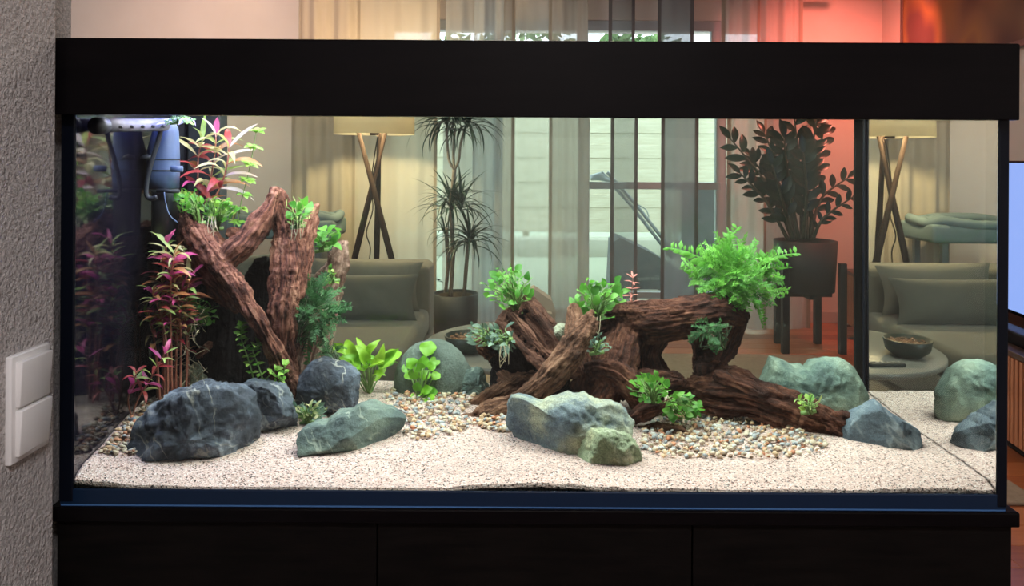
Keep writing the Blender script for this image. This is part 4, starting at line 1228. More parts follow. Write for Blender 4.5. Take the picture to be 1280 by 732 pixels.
# left stump (hollow, forked)
driftwood('driftwood_stump', [
    [(236, 270, 1.45, 13), (250, 296, 1.44, 17), (274, 330, 1.42, 15), (302, 370, 1.40, 12), (330, 414, 1.40, 12), (350, 456, 1.43, 15), (356, 488, 1.48, 17), (354, 525, 1.52, 20)],
    [(229, 266, 1.48, 7), (236, 290, 1.48, 15), (238, 320, 1.47, 14), (236, 338, 1.46, 12), (241, 358, 1.46, 5)],
    [(262, 288, 1.49, 8), (268, 304, 1.47, 12), (284, 330, 1.46, 13)],
    [(244, 292, 1.47, 16), (254, 322, 1.46, 17), (272, 350, 1.45, 15), (296, 384, 1.43, 11)],
    [(343, 240, 1.45, 9), (336, 262, 1.45, 13), (318, 288, 1.44, 14), (298, 310, 1.43, 14), (276, 330, 1.425, 14)],
    [(345, 238, 1.455, 8), (355, 270, 1.46, 14), (362, 310, 1.46, 21), (360, 350, 1.45, 21), (354, 390, 1.44, 18), (354, 430, 1.45, 17), (356, 470, 1.48, 17), (352, 498, 1.50, 19), (350, 530, 1.53, 21)],
    [(396, 257, 1.49, 4), (388, 280, 1.485, 9), (378, 315, 1.475, 15), (370, 350, 1.47, 18)],
    [(290, 292, 1.47, 7), (302, 298, 1.465, 9), (314, 294, 1.46, 9)],
    [(262, 432, 1.47, 8), (250, 440, 1.48, 9)],
], MAT['wood_red'], 'tall forked hollow driftwood stump with plants on top', seed=3, plates=[  # unseen slabs added edge-on to keep light out of the hollow
    ([(240, 280, 1.44), (275, 330, 1.42), (275, 330, 1.57), (240, 280, 1.57)], 0.018),
    ([(275, 330, 1.43), (344, 250, 1.45), (344, 250, 1.57), (275, 330, 1.57)], 0.018),
    ([(344, 260, 1.46), (372, 330, 1.47), (372, 330, 1.57), (344, 260, 1.57)], 0.018),
    ([(240, 285, 1.46), (244, 385, 1.52), (244, 385, 1.57), (240, 285, 1.57)], 0.014),
])
driftwood('hollow_shade_wood', [  # mass filling the stump's hollow, its shade put into the colour
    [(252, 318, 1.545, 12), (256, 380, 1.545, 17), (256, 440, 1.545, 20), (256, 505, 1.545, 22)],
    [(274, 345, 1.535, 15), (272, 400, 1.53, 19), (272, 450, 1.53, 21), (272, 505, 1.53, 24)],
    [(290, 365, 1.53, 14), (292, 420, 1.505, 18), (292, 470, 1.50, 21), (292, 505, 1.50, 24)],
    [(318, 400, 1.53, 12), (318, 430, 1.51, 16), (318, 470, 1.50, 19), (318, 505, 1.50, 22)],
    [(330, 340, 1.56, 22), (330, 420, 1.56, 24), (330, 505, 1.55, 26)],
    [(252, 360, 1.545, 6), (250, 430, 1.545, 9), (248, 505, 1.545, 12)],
], MAT['wood_shade'], 'wood coloured black for the shade inside the hollow driftwood stump', seed=9)
driftwood('driftwood_branch', [
    [(429, 306, 1.57, 8), (424, 330, 1.57, 13), (414, 362, 1.57, 16), (402, 402, 1.565, 19), (392, 442, 1.565, 21), (386, 490, 1.565, 22), (384, 520, 1.565, 22)],
    [(418, 330, 1.575, 8), (404, 350, 1.58, 10), (396, 380, 1.575, 12)],
], MAT['wood_pale'], 'pale upright driftwood branch behind the hollow stump', seed=13, amp=0.005)

# central piece: tent shaped shell with a long leg
driftwood('driftwood_shell', [
    [(654, 369, 1.500, 3), (668, 392, 1.490, 5), (686, 416, 1.480, 7), (706, 444, 1.470, 10), (722, 464, 1.460, 12)],
    [(654, 369, 1.500, 3), (636, 389, 1.490, 4), (616, 410, 1.490, 4.5), (597, 429, 1.490, 5)],
    [(622, 404, 1.480, 4), (646, 428, 1.460, 5), (672, 452, 1.445, 7), (698, 472, 1.440, 10)],
    [(640, 392, 1.480, 4), (664, 420, 1.465, 5), (690, 446, 1.455, 6), (712, 466, 1.450, 9)],
    [(597, 430, 1.500, 5), (606, 436, 1.530, 8), (616, 440, 1.580, 12)],
], MAT['wood_umber'], 'tent shaped hollow driftwood shell under the leafy plant', seed=21, amp=0.004, voxel=0.0024, lump=0.004, plates=[
    ([(655, 369, 1.500), (724, 448, 1.520), (706, 474, 1.445), (620, 403, 1.480)], 0.013),
    ([(655, 369, 1.500), (724, 446, 1.520), (726, 440, 1.610), (660, 372, 1.610)], 0.012),  # slab added edge-on behind the upper edge to darken the hollow
    ([(655, 370, 1.500), (660, 374, 1.610), (612, 432, 1.610), (598, 429, 1.500)], 0.012),
])
driftwood('hollow_shade_wood', [  # dark underside of the tent, shade given as black colour
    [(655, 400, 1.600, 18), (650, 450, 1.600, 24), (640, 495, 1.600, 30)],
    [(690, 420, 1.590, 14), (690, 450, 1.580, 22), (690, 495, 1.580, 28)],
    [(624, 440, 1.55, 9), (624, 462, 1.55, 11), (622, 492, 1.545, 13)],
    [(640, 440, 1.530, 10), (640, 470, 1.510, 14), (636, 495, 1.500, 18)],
], MAT['wood_shade'], 'wood coloured black for the shade inside the tent shaped driftwood', seed=10)
driftwood('driftwood_root', [
    [(738, 398, 1.43, 11), (722, 425, 1.425, 15), (702, 456, 1.425, 19), (676, 482, 1.43, 18), (646, 503, 1.435, 15), (606, 517, 1.44, 11), (576, 522, 1.445, 7)],
    [(716, 384, 1.46, 8), (720, 400, 1.455, 10), (722, 425, 1.44, 13)],
    [(650, 474, 1.47, 9), (622, 492, 1.485, 12), (596, 508, 1.495, 9), (578, 514, 1.50, 5)],
    [(628, 470, 1.49, 9), (645, 484, 1.47, 10)],
    [(670, 474, 1.48, 12), (640, 484, 1.49, 14), (612, 500, 1.50, 10)],
], MAT['wood_tan'], 'straight tan driftwood root sloping down to the sand', seed=27, amp=0.0042, voxel=0.0026)

# arch
driftwood('driftwood_arch', [
    [(738, 408, 1.525, 12), (772, 398, 1.505, 16), (808, 396, 1.485, 20), (850, 392, 1.475, 19), (888, 386, 1.485, 19), (916, 390, 1.505, 17), (930, 398, 1.515, 9)],
    [(786, 402, 1.505, 18), (776, 430, 1.485, 24), (768, 460, 1.465, 26), (756, 488, 1.455, 24), (742, 505, 1.445, 18)],
    [(740, 410, 1.545, 14), (748, 440, 1.545, 20), (745, 475, 1.525, 22)],
    [(736, 462, 1.455, 10), (755, 462, 1.440, 13), (775, 470, 1.435, 15), (792, 490, 1.435, 15), (806, 512, 1.430, 12)],
    [(812, 404, 1.515, 18), (806, 436, 1.525, 20), (806, 470, 1.515, 22), (812, 500, 1.495, 20)],
    [(924, 396, 1.515, 14), (910, 424, 1.525, 15), (896, 450, 1.515, 15), (886, 462, 1.495, 12)],
    [(872, 400, 1.495, 14), (874, 424, 1.515, 11), (876, 448, 1.515, 12), (876, 462, 1.485, 10)],
    [(772, 486, 1.475, 16), (806, 476, 1.465, 14), (836, 474, 1.465, 12), (850, 474, 1.465, 9)],
    [(790, 384, 1.505, 8), (800, 392, 1.495, 12)],
    [(812, 414, 1.495, 16), (846, 410, 1.495, 14), (880, 410, 1.505, 14)],
    [(826, 470, 1.495, 12), (816, 446, 1.505, 12), (822, 424, 1.505, 12)],
    [(852, 372, 1.495, 6), (866, 380, 1.485, 10), (890, 378, 1.495, 10)],
    [(726, 470, 1.465, 8), (720, 485, 1.455, 9)],
], MAT['wood_dark'], 'thick dark driftwood arch with a round hole', seed=33, amp=0.005)
# fallen log
driftwood('driftwood_log', [
    [(842, 488, 1.488, 10), (858, 487, 1.486, 12), (880, 484, 1.48, 17), (920, 488, 1.465, 18), (965, 500, 1.44, 17), (1010, 518, 1.415, 16), (1042, 534, 1.395, 11), (1058, 543, 1.39, 6)],
    [(872, 468, 1.495, 9), (892, 466, 1.49, 11), (925, 474, 1.475, 12), (962, 490, 1.45, 12), (1005, 506, 1.425, 12), (1042, 524, 1.405, 9)],
    [(848, 503, 1.484, 8), (890, 507, 1.47, 10), (940, 514, 1.45, 11), (990, 527, 1.425, 11), (1035, 543, 1.40, 9)],
    [(1044, 522, 1.395, 7), (1066, 527, 1.385, 8), (1082, 530, 1.38, 6)],
    [(880, 458, 1.49, 8), (900, 454, 1.485, 7)],
    [(896, 468, 1.455, 5), (930, 480, 1.44, 7), (958, 494, 1.425, 5)],
], MAT['wood_dark'], 'long red brown driftwood log lying on the gravel', seed=41, amp=0.005, voxel=0.0026)
driftwood('driftwood_chip', [
    [(800, 534, 1.405, 5), (820, 538, 1.40, 8), (845, 540, 1.395, 8), (858, 545, 1.39, 4)],
], MAT['wood_tan'], 'small twisted driftwood chip lying on the gravel below the round leaved plant', seed=51, amp=0.004, voxel=0.002, lump=0.004)
driftwood('driftwood_chip', [
    [(786, 525, 1.41, 6), (806, 515, 1.40, 9), (826, 509, 1.405, 8), (840, 501, 1.42, 5)],
], MAT['wood_dark'], 'short dark driftwood stub holding the round leaved plant', seed=53, amp=0.004, voxel=0.002, lump=0.004)

# ---- gravel
PCOL = {'cream': ((0.62, 0.52, 0.38), (0.75, 0.66, 0.52)), 'tan': ((0.42, 0.27, 0.15), (0.55, 0.38, 0.23)), 'grey': ((0.22, 0.24, 0.25), (0.40, 0.42, 0.43)), 'rust': ((0.40, 0.15, 0.07), (0.52, 0.24, 0.13)), 'white': ((0.72, 0.72, 0.68), (0.82, 0.81, 0.76)), 'brown': ((0.16, 0.10, 0.06), (0.28, 0.18, 0.11))}
PW = ['cream'] * 6 + ['tan'] * 5 + ['grey'] * 4 + ['rust'] * 2 + ['white'] * 2 + ['brown'] * 3
def pebmat(nm, c):
    m, nt, b = newmat('pebble_' + nm)
    b.inputs['Roughness'].default_value = 0.6
    oi = N(nt, 'ShaderNodeObjectInfo')
    nt.links.new(ramp(nt, [(0, c[0]), (1, c[1])], oi.outputs['Random']), b.inputs['Base Color'])
    return m
pm = {k: pebmat(k, v) for k, v in PCOL.items()}
def pebble_vf(seed):
    bm = bmesh.new(); bmesh.ops.create_icosphere(bm, subdivisions=1, radius=1)
    V = np.array([tuple(v.co) for v in bm.verts]); Fc = [tuple(v.index for v in f.verts) for f in bm.faces]; bm.free()
    V = V * (1 + 0.28 * fbm(V * 0.9 + seed * 3.3, 2, seed))[:, None] * np.array([1.0, 0.8, 0.62])
    return V, Fc
pv_ = [pebble_vf(s) for s in range(5)]
pmesh = {}
for k in PCOL:
    for i, (V, Fc) in enumerate(pv_):
        me = bpy.data.meshes.new('pebble'); me.from_pydata(V.tolist(), [], Fc); me.materials.append(pm[k])
        me.polygons.foreach_set('use_smooth', [True] * len(Fc)); pmesh[k, i] = me
def inside(x, y, poly):
    r = False
    for i in range(len(poly)):
        (x1, y1), (x2, y2) = poly[i], poly[i - 1]
        if (y1 > y) != (y2 > y) and x < (x2 - x1) * (y - y1) / (y2 - y1) + x1:
            r = not r
    return r
patches = [
    ('in the gravel bank below the fallen log', 620, 112, [(800, 552), (806, 530), (850, 518), (930, 520), (1000, 540), (1046, 553), (1025, 568), (960, 573), (880, 574), (815, 573), (803, 566)]),
    ('in the gravel behind the flat wedge stone', 440, 100, [(478, 498), (500, 478), (540, 484), (596, 490), (590, 505), (575, 520), (600, 530), (560, 545), (522, 552), (505, 545), (508, 520), (490, 512)]),
    ('in the gravel left of the largest boulder', 220, 58, [(122, 566), (130, 545), (150, 524), (178, 505), (206, 500), (200, 512), (182, 522), (176, 545), (178, 566), (150, 570)]),
    ('in the gravel between the sloping root and the large pale stone', 110, 26, [(588, 530), (612, 520), (640, 512), (634, 524), (640, 540), (615, 540)]),
]
rnd = random.Random(77)
stuffV, stuffM = {}, None
rest = []
for where, total, solo, poly in patches:
    x0, x1 = min(p[0] for p in poly), max(p[0] for p in poly); y0, y1 = min(p[1] for p in poly), max(p[1] for p in poly)
    items = []
    while len(items) < total:
        px, py = rnd.uniform(x0, x1), rnd.uniform(y0, y1)
        if not inside(px, py, poly): continue
        p = ground(px, py)
        s = rnd.uniform(0.0034, 0.0068)
        if p.x - 1.6 * s < XL + 0.004: continue
        p.z = float(sandz(p.x, p.y)) + s * 0.35 + rnd.uniform(0, 0.005)
        items.append((s, p))
    items.sort(key=lambda q: -q[0])
    for k, (s, p) in enumerate(items):
        colr = rnd.choice(PW)
        M = Matrix.Translation(p) @ RZ(rnd.uniform(0, 360)) @ RX(rnd.uniform(-35, 35)) @ RY(rnd.uniform(-35, 35)) @ Matrix.Diagonal((s * rnd.uniform(.9, 1.25), s, s * rnd.uniform(.8, 1.1), 1))
        if k < solo:
            inst('pebble', pmesh[colr, rnd.randrange(5)], M, None, colr + ' pebble ' + where, 'pebble', 'gravel pebbles')
        else:
            rest.append((colr, xform((pv_[k % 5][0].tolist(), pv_[k % 5][1]), M)))
gv = join([r[1] for r in rest])
go = mk('gravel', gv, pm['cream'], label='loose mixed gravel lying in banks on the sand', cat='gravel', kind='stuff')
keys = list(PCOL)
for k in keys[1:]: go.data.materials.append(pm[k])
mi = []
for c_, (V, Fc) in rest: mi += [keys.index(c_)] * len(Fc)
go.data.polygons.foreach_set('material_index', mi)

# ---- filter and pipes in the left corner
MAT['fblue'] = pmat('blue_grey_plastic', (0.045, 0.07, 0.15), (0.06, 0.09, 0.18), 8, rough=0.4)
MAT['fdark'] = pmat('dark_plastic', (0.012, 0.014, 0.02), None, rough=0.4)
def loft(sections, n=24, sq=3.0):
    """stack of rounded rectangles (cx, cy, z, hx, hy)"""
    V, Fc = [], []
    for cx_, cy_, z, hx, hy in sections:
        for k in range(n):
            a = 2 * math.pi * k / n
            c_, s_ = math.cos(a), math.sin(a)
            V.append((cx_ + hx * math.copysign(abs(c_) ** (2 / sq), c_), cy_ + hy * math.copysign(abs(s_) ** (2 / sq), s_), z))
    for i in range(len(sections) - 1):
        for k in range(n):
            k2 = (k + 1) % n
            Fc.append((i * n + k, i * n + k2, (i + 1) * n + k2, (i + 1) * n + k))
    Fc += [tuple(range(n - 1, -1, -1)), tuple(range((len(sections) - 1) * n, len(sections) * n))]
    return V, Fc
fd = 1.44
f0, f1 = P(186, 235, fd), P(222, 235, fd)
fcx, hx = (f0.x + f1.x) / 2, (f1.x - f0.x) / 2
fz = lambda py: P(204, py, fd).z
fy = f0.y
fl = empty('internal_filter', (fcx, fy, fz(300)), 'blue grey internal filter with a black cable in the tank corner', 'aquarium filter')
mk('motor_body', loft([(fcx, fy, fz(235), hx * .95, .035), (fcx, fy, fz(212), hx, .036), (fcx, fy, fz(190), hx * .97, .036), (fcx + .004, fy, fz(165), hx * .75, .034), (fcx + .004, fy, fz(148), hx * .6, .03)]), MAT['fblue'], fl)
mk('seam_ring', loft([(fcx, fy, fz(213.2), hx * 1.02, .0372), (fcx, fy, fz(211.8), hx * 1.02, .0372)]), MAT['fdark'], fl)
mk('seam_ring', loft([(fcx, fy, fz(199.6), hx * 1.01, .037), (fcx, fy, fz(198.4), hx * 1.01, .037)]), MAT['fdark'], fl)
mk('filter_cage', loft([(fcx + .004, fy, fz(294), hx * .75, .03), (fcx + .004, fy, fz(240), hx * .8, .032), (fcx, fy, fz(235), hx * .9, .034)]), MAT['fdark'], fl)
mk('outlet', tube([P(214, 211, fd - .03), P(228, 211, fd - .03)], .006, 12), MAT['fblue'], fl)
mk('bracket', tube([P(196, 238, fd - .03), P(224, 239, fd - .03)], .004, 10), MAT['fdark'], fl)
mk('cable', tube(smoothpath([tuple(P(a, b_, fd - .05)) for a, b_ in ((204, 150), (198, 175), (190, 200), (184, 225), (183, 243), (188, 248), (196, 246))]), .0045, 8), MAT['fdark'], fl)
mk('suction_cup', lathe([(0.0, 0), (.012, .002), (.010, .008), (0.0, .012)], (XL + .02, fy - .045, fz(200)), 16), MAT['fdark'], fl)
mk('tether', tube(smoothpath([tuple(P(a, b_, fd - .04)) for a, b_ in ((205, 240), (208, 258), (213, 270), (222, 278))]), .0013, 6), MAT['fblue'], fl)
sp = empty('spray_bar', P(160, 166, 1.34), 'grey spray bar pipe running along the dark side pane', 'pipe')
MAT['pipe'] = pmat('grey_violet_pipe', (0.09, 0.09, 0.13), (0.16, 0.15, 0.19), 40, rough=0.5)
pa, pb_ = P(206, 156, 1.40), P(127, 157, 1.235)
mk('pipe', tube([pa, pa.lerp(pb_, .5), pb_], .0115, 16), MAT['pipe'], sp)
mk('end_cap', tube([pb_ + (pb_ - pa).normalized() * -.008, pb_ + (pb_ - pa).normalized() * .02], .014, 16), MAT['fdark'], sp)
for k in range(5):
    q = pa.lerp(pb_, .15 + .17 * k)
    mk('nozzle', tube([q, q + Vector((.016, -.002, -.003))], .0028, 8), MAT['fdark'], sp)
bxx = empty('corner_filter_box', (XL + .05, D2 - .085, ZB + .02), 'tall black filter box in the far tank corner', 'aquarium filter')
mk('box_body', bbox(XL + .005, P(284, 190, 1.655).x, D2 - .062, D2 - .004, ZB + .01, 1.372, .003), MAT['fdark'], bxx, smooth=False)
mk('rim', bbox(XL + .005, P(284, 190, 1.655).x + .002, D2 - .064, D2 - .003, 1.372, 1.377, .001), MAT['fdark'], bxx, smooth=False)

# ================================================================== TANK: plants
L_ = {}
def lm(key, c1, c2, W=0.5, bends=(0.2, 0.6), fold=0.2, peak=0.45, wave=0.0, rough=0.4, trans=0.35, nseg=7):
    m = leafmat(key + '_leaf', c1, c2, rough, trans, 8)
    L_[key] = [leafmesh(key + '_leaf', m, 1, W, b, fold, nseg, peak, wave) for b in bends]
    return L_[key]
lm('anubias', (0.018, 0.12, 0.012), (0.12, 0.36, 0.04), 0.62, (0.3, 0.8, 1.1), 0.2, 0.42)
lm('anubias_round', (0.018, 0.13, 0.012), (0.13, 0.36, 0.04), 0.85, (0.3, 0.8), 0.15, 0.48)
lm('sword', (0.08, 0.28, 0.008), (0.28, 0.50, 0.035), 0.36, (0.5, 1.0, 1.4), 0.5, 0.38, 0.45, nseg=12)
lm('penny', (0.07, 0.28, 0.008), (0.20, 0.44, 0.03), 1.0, (0.4, 0.9), 0.25, 0.5, 0.2, nseg=8)
lm('lime', (0.10, 0.30, 0.025), (0.32, 0.52, 0.10), 0.62, (0.3, 0.8), 0.2, 0.5)
lm('buce', (0.035, 0.08, 0.055), (0.16, 0.25, 0.18), 0.42, (0.3, 0.8), 0.2, 0.5, 0.2)
lm('olive', (0.12, 0.15, 0.05), (0.36, 0.37, 0.18), 0.30, (0.4, 0.9), 0.2, 0.5, 0.15)
lm('red', (0.20, 0.010, 0.025), (0.45, 0.07, 0.07), 0.20, (0.4, 0.9, 1.4), 0.3, 0.45, 0.1)
lm('magenta', (0.34, 0.02, 0.16), (0.55, 0.09, 0.24), 0.24, (0.3, 0.8), 0.3, 0.45, 0.1)
lm('pale', (0.34, 0.30, 0.10), (0.60, 0.54, 0.28), 0.15, (0.5, 1.1, 1.6), 0.3, 0.45, 0.1)
lm('palegreen', (0.20, 0.33, 0.07), (0.42, 0.50, 0.18), 0.18, (0.3, 0.7), 0.3, 0.45)
lm('pinkwhite', (0.60, 0.42, 0.42), (0.75, 0.66, 0.62), 0.22, (0.2, 0.6), 0.3, 0.45)
lm('salmon', (0.42, 0.13, 0.11), (0.58, 0.24, 0.19), 0.26, (0.1, 0.3), 0.2, 0.5)
lm('rust', (0.26, 0.08, 0.03), (0.45, 0.21, 0.09), 0.22, (0.4, 0.8), 0.3, 0.45)
MAT['stalk'] = pmat('green_stalk', (0.10, 0.20, 0.05), (0.18, 0.28, 0.08), 60, rough=0.5)
MAT['redstalk'] = pmat('red_brown_stalk', (0.20, 0.05, 0.035), (0.34, 0.13, 0.08), 60, rough=0.6)
MAT['root'] = pmat('pale_root', (0.34, 0.28, 0.18), (0.48, 0.42, 0.28), 60, rough=0.8)
MAT['fern_b'] = leafmat('bright_fern', (0.025, 0.16, 0.012), (0.15, 0.42, 0.05), 0.5, 0.35, 6)
MAT['fern_d'] = leafmat('dark_fern', (0.014, 0.07, 0.022), (0.075, 0.21, 0.07), 0.5, 0.3, 6)
MAT['stalkd'] = pmat('dark_green_stalk', (0.03, 0.06, 0.03), (0.07, 0.10, 0.04), 60, rough=0.6)

def vrand(r, s=1.0):
    return Vector((r.uniform(-s, s), r.uniform(-s, s), r.uniform(-s, s)))

def clump(name, label, base, cx, cy, rx, ry, d, n, Lpx, kinds, seed, stalk='stalk', dep=0.035, upf=0.8, face=0.5, group='leafy plants on the wood'):
    r = random.Random(seed)
    B = P(base[0], base[1], d)
    root = empty(name, B, label, 'plant', group)
    stalks = []
    n = int(n * 1.5); Lpx = Lpx * 0.88
    for k in range(n):
        a = k * 2.399; q = math.sqrt((k + .5) / n) * r.uniform(.85, 1.12)
        c = P(cx + rx * q * math.cos(a), cy + ry * q * math.sin(a), d + r.uniform(-dep, dep))
        L = Lpx * d / F * r.uniform(0.75, 1.2)
        dr_ = (c - B)
        dr_ = dr_.normalized() * 0.8 + vrand(r, .5) + Vector((0, -0.25, 0.15))
        dr_.normalize()
        up = Vector((0, -face, upf)) + vrand(r, .65)
        p0 = c - dr_ * L * 0.5
        inst('leaf', r.choice(L_[r.choice(kinds)]), orient(p0, dr_, up, L, r.uniform(.85, 1.1)), root)
        mid = B.lerp(p0, .5) + Vector((0, 0, 0.2 * (p0 - B).length))
        stalks.append(tube([B + vrand(r, .006), mid, p0], [.0013, .0011, .0009], 5))
    stalks.append(tube([B + Vector((-.014, 0, -.004)), B + Vector((.014, .004, 0))], .004, 7))
    mk('rhizome_stalks', join(stalks), MAT[stalk], root)  # leaf stalks and the short rhizome joined as one part
    return root

def roots(parent, x, y, d, n, length, seed):
    r = random.Random(seed)
    for k in range(n):
        a = (x + r.uniform(-8, 8), y)
        pts = [tuple(P(a[0], a[1], d)), tuple(P(a[0] + r.uniform(-4, 4), a[1] + length * .5, d - .01)), tuple(P(a[0] + r.uniform(-5, 5), a[1] + length * r.uniform(.7, 1.1), d - .01))]
        mk('root', tube(smoothpath(pts, 3), .0007, 5), MAT['root'], parent)

# anubias-like tufts on the wood
c1 = clump('leafy_tuft', 'green leafy tuft on the broken left top of the hollow stump', (248, 278), 233, 250, 17, 14, 1.435, 26, 13, ['anubias', 'lime'], 1)
c2 = clump('leafy_tuft', 'green leafy tuft between the two upper forks of the hollow stump', (270, 285), 272, 262, 24, 17, 1.46, 38, 12, ['anubias', 'lime'], 2)
roots(c2, 262, 270, 1.44, 6, 26, 5)
c3 = clump('leafy_tuft', 'small grassy green tuft on the right fork of the hollow stump', (372, 282), 374, 264, 18, 18, 1.44, 24, 15, ['anubias', 'palegreen'], 3)
roots(c3, 372, 270, 1.43, 5, 30, 6)
clump('broad_leaf_plant', 'broad bright green leaves on the pale upright branch', (402, 312), 405, 296, 22, 15, 1.545, 13, 20, ['anubias'], 4)
clump('leafy_tuft', 'leafy green tuft on the peak of the tent shaped driftwood', (645, 390), 636, 358, 30, 26, 1.495, 44, 14, ['anubias', 'anubias_round'], 5)
c6 = clump('leafy_tuft', 'broad leaved green tuft between the sloping root and the arch', (745, 398), 750, 372, 33, 26, 1.485, 36, 18, ['anubias', 'anubias_round'], 6)
roots(c6, 750, 395, 1.465, 3, 32, 7)
clump('round_leaf_plant', 'glossy round leaved plant growing above the dark driftwood stub', (815, 505), 812, 484, 26, 18, 1.40, 34, 12, ['anubias_round'], 7)
clump('round_leaf_plant', 'glossy round leaved plant hanging over the gravel and driftwood chip', (835, 505), 852, 508, 27, 17, 1.405, 34, 12, ['anubias_round'], 8)
clump('silver_leaf_plant', 'silvery grey green leaves on the lip of the tent shaped driftwood', (612, 428), 604, 418, 22, 14, 1.475, 30, 14, ['buce'], 9)
c10 = clump('silver_leaf_plant', 'silvery grey green leaves hanging from the tent shaped driftwood face', (632, 424), 628, 424, 16, 20, 1.455, 22, 15, ['buce'], 10)
roots(c10, 634, 430, 1.445, 5, 28, 8)
clump('silver_leaf_plant', 'grey green leaves in the crook of sloping root and arch', (746, 440), 746, 430, 16, 13, 1.42, 16, 13, ['buce'], 11)
clump('dark_leaf_plant', 'dark green plant inside the hollow stump beside the red stems', (250, 400), 246, 390, 24, 20, 1.45, 34, 12, ['anubias'], 12)
clump('moss_rosette', 'olive grass rosette between the three dark boulders', (384, 527), 385, 513, 24, 13, 1.385, 40, 14, ['olive', 'buce'], 13, group='small plants on the sand')
clump('moss_rosette', 'small lime green rosette on the fallen log', (1011, 514), 1010, 503, 16, 11, 1.385, 18, 13, ['lime', 'palegreen'], 14, group='small plants on the sand')
clump('floating_plant', 'pale green floating leaves above the internal filter', (222, 151), 222, 151, 24, 4, 1.385, 16, 15, ['lime', 'pinkwhite'], 15, face=.2, upf=1.0)
clump('leafy_tuft', 'pale fern tuft on the pale upright branch', (416, 350), 414, 345, 9, 12, 1.53, 12, 9, ['lime', 'anubias'], 16)

# broad leaved plant on the sand (each leaf placed)
def leaves_at(name, label, base, d, specs, kind, seed, stalkmat='stalk', blade=0.6, group='small plants on the sand', width=1.0):
    r = random.Random(seed)
    B = P(base[0], base[1], d)
    root = empty(name, B, label, 'plant', group)
    for (tx, ty, dd, Lpx) in specs:
        Tt = P(tx, ty, d + dd)
        L = Lpx * d / F
        v = Tt - B
        mid = B.lerp(Tt, .55) + Vector((0, 0, v.length * .16))
        dir_ = (Tt - mid).normalized()
        p0 = Tt - dir_ * L
        inst('leaf', r.choice(L_[kind]), orient(p0, dir_, Vector((r.uniform(-.4, .4), -.8, .6)), L, width * r.uniform(.85, 1.15)), root)
        mk('stalk', tube(smoothpath([tuple(B + vrand(r, .004)), tuple(B.lerp(p0, .5) + Vector((0, 0, v.length * .05))), tuple(p0 + dir_ * L * .05)], 4), [.0016] * 9, 6), MAT[stalkmat], root)
    return root
bd = 1.54
leaves_at('broad_leaf_sword_plant', 'bright lime green plant with broad wavy leaves behind the dark boulder', (462, 498), bd,
          [(409, 424, .03, 36), (424, 420, -.02, 40), (436, 424, .04, 34), (448, 419, .0, 40), (461, 421, -.03, 36), (507, 428, .02, 46), (494, 436, -.03, 38), (436, 440, -.05, 32), (421, 440, -.03, 34), (480, 438, -.05, 34), (452, 434, -.05, 34), (468, 446, -.06, 30), (446, 456, -.06, 28), (484, 455, .02, 28), (502, 442, .05, 30), (392, 428, .05, 36), (414, 446, .0, 32), (470, 430, .03, 32), (430, 458, -.04, 26), (474, 462, -.05, 24), (458, 448, -.06, 30)], 'sword', 3)
leaves_at('pennywort', 'lime green pennywort with round leaves in front of the egg shaped stone', (524, 508), 1.53,
          [(538, 424, .02, 22), (512, 447, -.02, 16), (531, 444, .0, 17), (548, 444, .01, 15), (516, 460, -.02, 18), (533, 460, .0, 16), (524, 454, -.03, 14), (550, 464, .0, 14), (508, 462, .01, 14), (542, 452, -.02, 14), (520, 480, -.02, 14), (536, 483, -.02, 16), (546, 488, -.01, 16), (541, 498, -.03, 15), (514, 495, -.02, 12), (528, 488, -.03, 14), (505, 452, .02, 18)], 'penny', 4)

# leafy stems: whorls along a path
def stemplant(name, label, paths, d, kinds, step, whorl, Lpx, seed, stalkmat='stalk', rad=.0016, group='stem plants', el=0.5, t0=0.25, cat='plant', taper=0.0, dep=0.0):
    r = random.Random(seed)
    B = P(paths[0][0][0], paths[0][0][1], d)
    root = empty(name, B, label, cat, group)
    for pi, pts in enumerate(paths):
        dj = d + (r.uniform(-dep, dep) if dep else 0)
        sm = [Vector(p) for p in smoothpath([tuple(P(a, b_, dj)) for a, b_ in pts], 6)]
        st_ = mk('stem', tube(sm, [rad * (1 - .4 * i / len(sm)) for i in range(len(sm))], 6), MAT[stalkmat], root)
        tot = sum((sm[i + 1] - sm[i]).length for i in range(len(sm) - 1))
        nn = max(2, int(tot / (step * d / F)))
        for k in range(nn + 1):
            t = t0 + (1 - t0) * k / nn
            f_ = t * (len(sm) - 1); i = min(int(f_), len(sm) - 2)
            p = sm[i].lerp(sm[i + 1], f_ - i)
            tg = (sm[i + 1] - sm[i]).normalized()
            e1_ = tg.cross(Vector((.2, 1, .1))).normalized(); e2_ = tg.cross(e1_)
            a0 = k * 1.57 + r.uniform(-.3, .3)
            for w in range(whorl):
                a = a0 + 2 * math.pi * w / whorl
                ee = el + r.uniform(-.25, .25) + (0.5 if k == nn else 0)
                dd = (e1_ * math.cos(a) + e2_ * math.sin(a)) * math.cos(ee) + tg * math.sin(ee)
                L = Lpx * d / F * r.uniform(.7, 1.15) * (1 - taper * t)
                if p.x + dd.x * L < XL + 0.012:          # leaves bend away from the side backing
                    dd = Vector((max(abs(dd.x) * .4, (XL + 0.012 - p.x) / L), dd.y, dd.z)).normalized()
                inst('leaf', r.choice(L_[r.choice(kinds)]), orient(p, dd, tg + Vector((0, -.5, 0.3)), L, r.uniform(.85, 1.15)), st_)
    return root
stemplant('round_leaf_stem_plant', 'lime green stems with small round leaves inside the hollow stump', [[(318, 478), (310, 448), (302, 425), (301, 408)], [(330, 478), (322, 455), (316, 438), (322, 430)], [(325, 480), (338, 468), (344, 462)], [(340, 480), (352, 474), (356, 458)]], 1.40, ['lime', 'lime', 'anubias_round'], 9, 4, 10, 6, t0=.15)
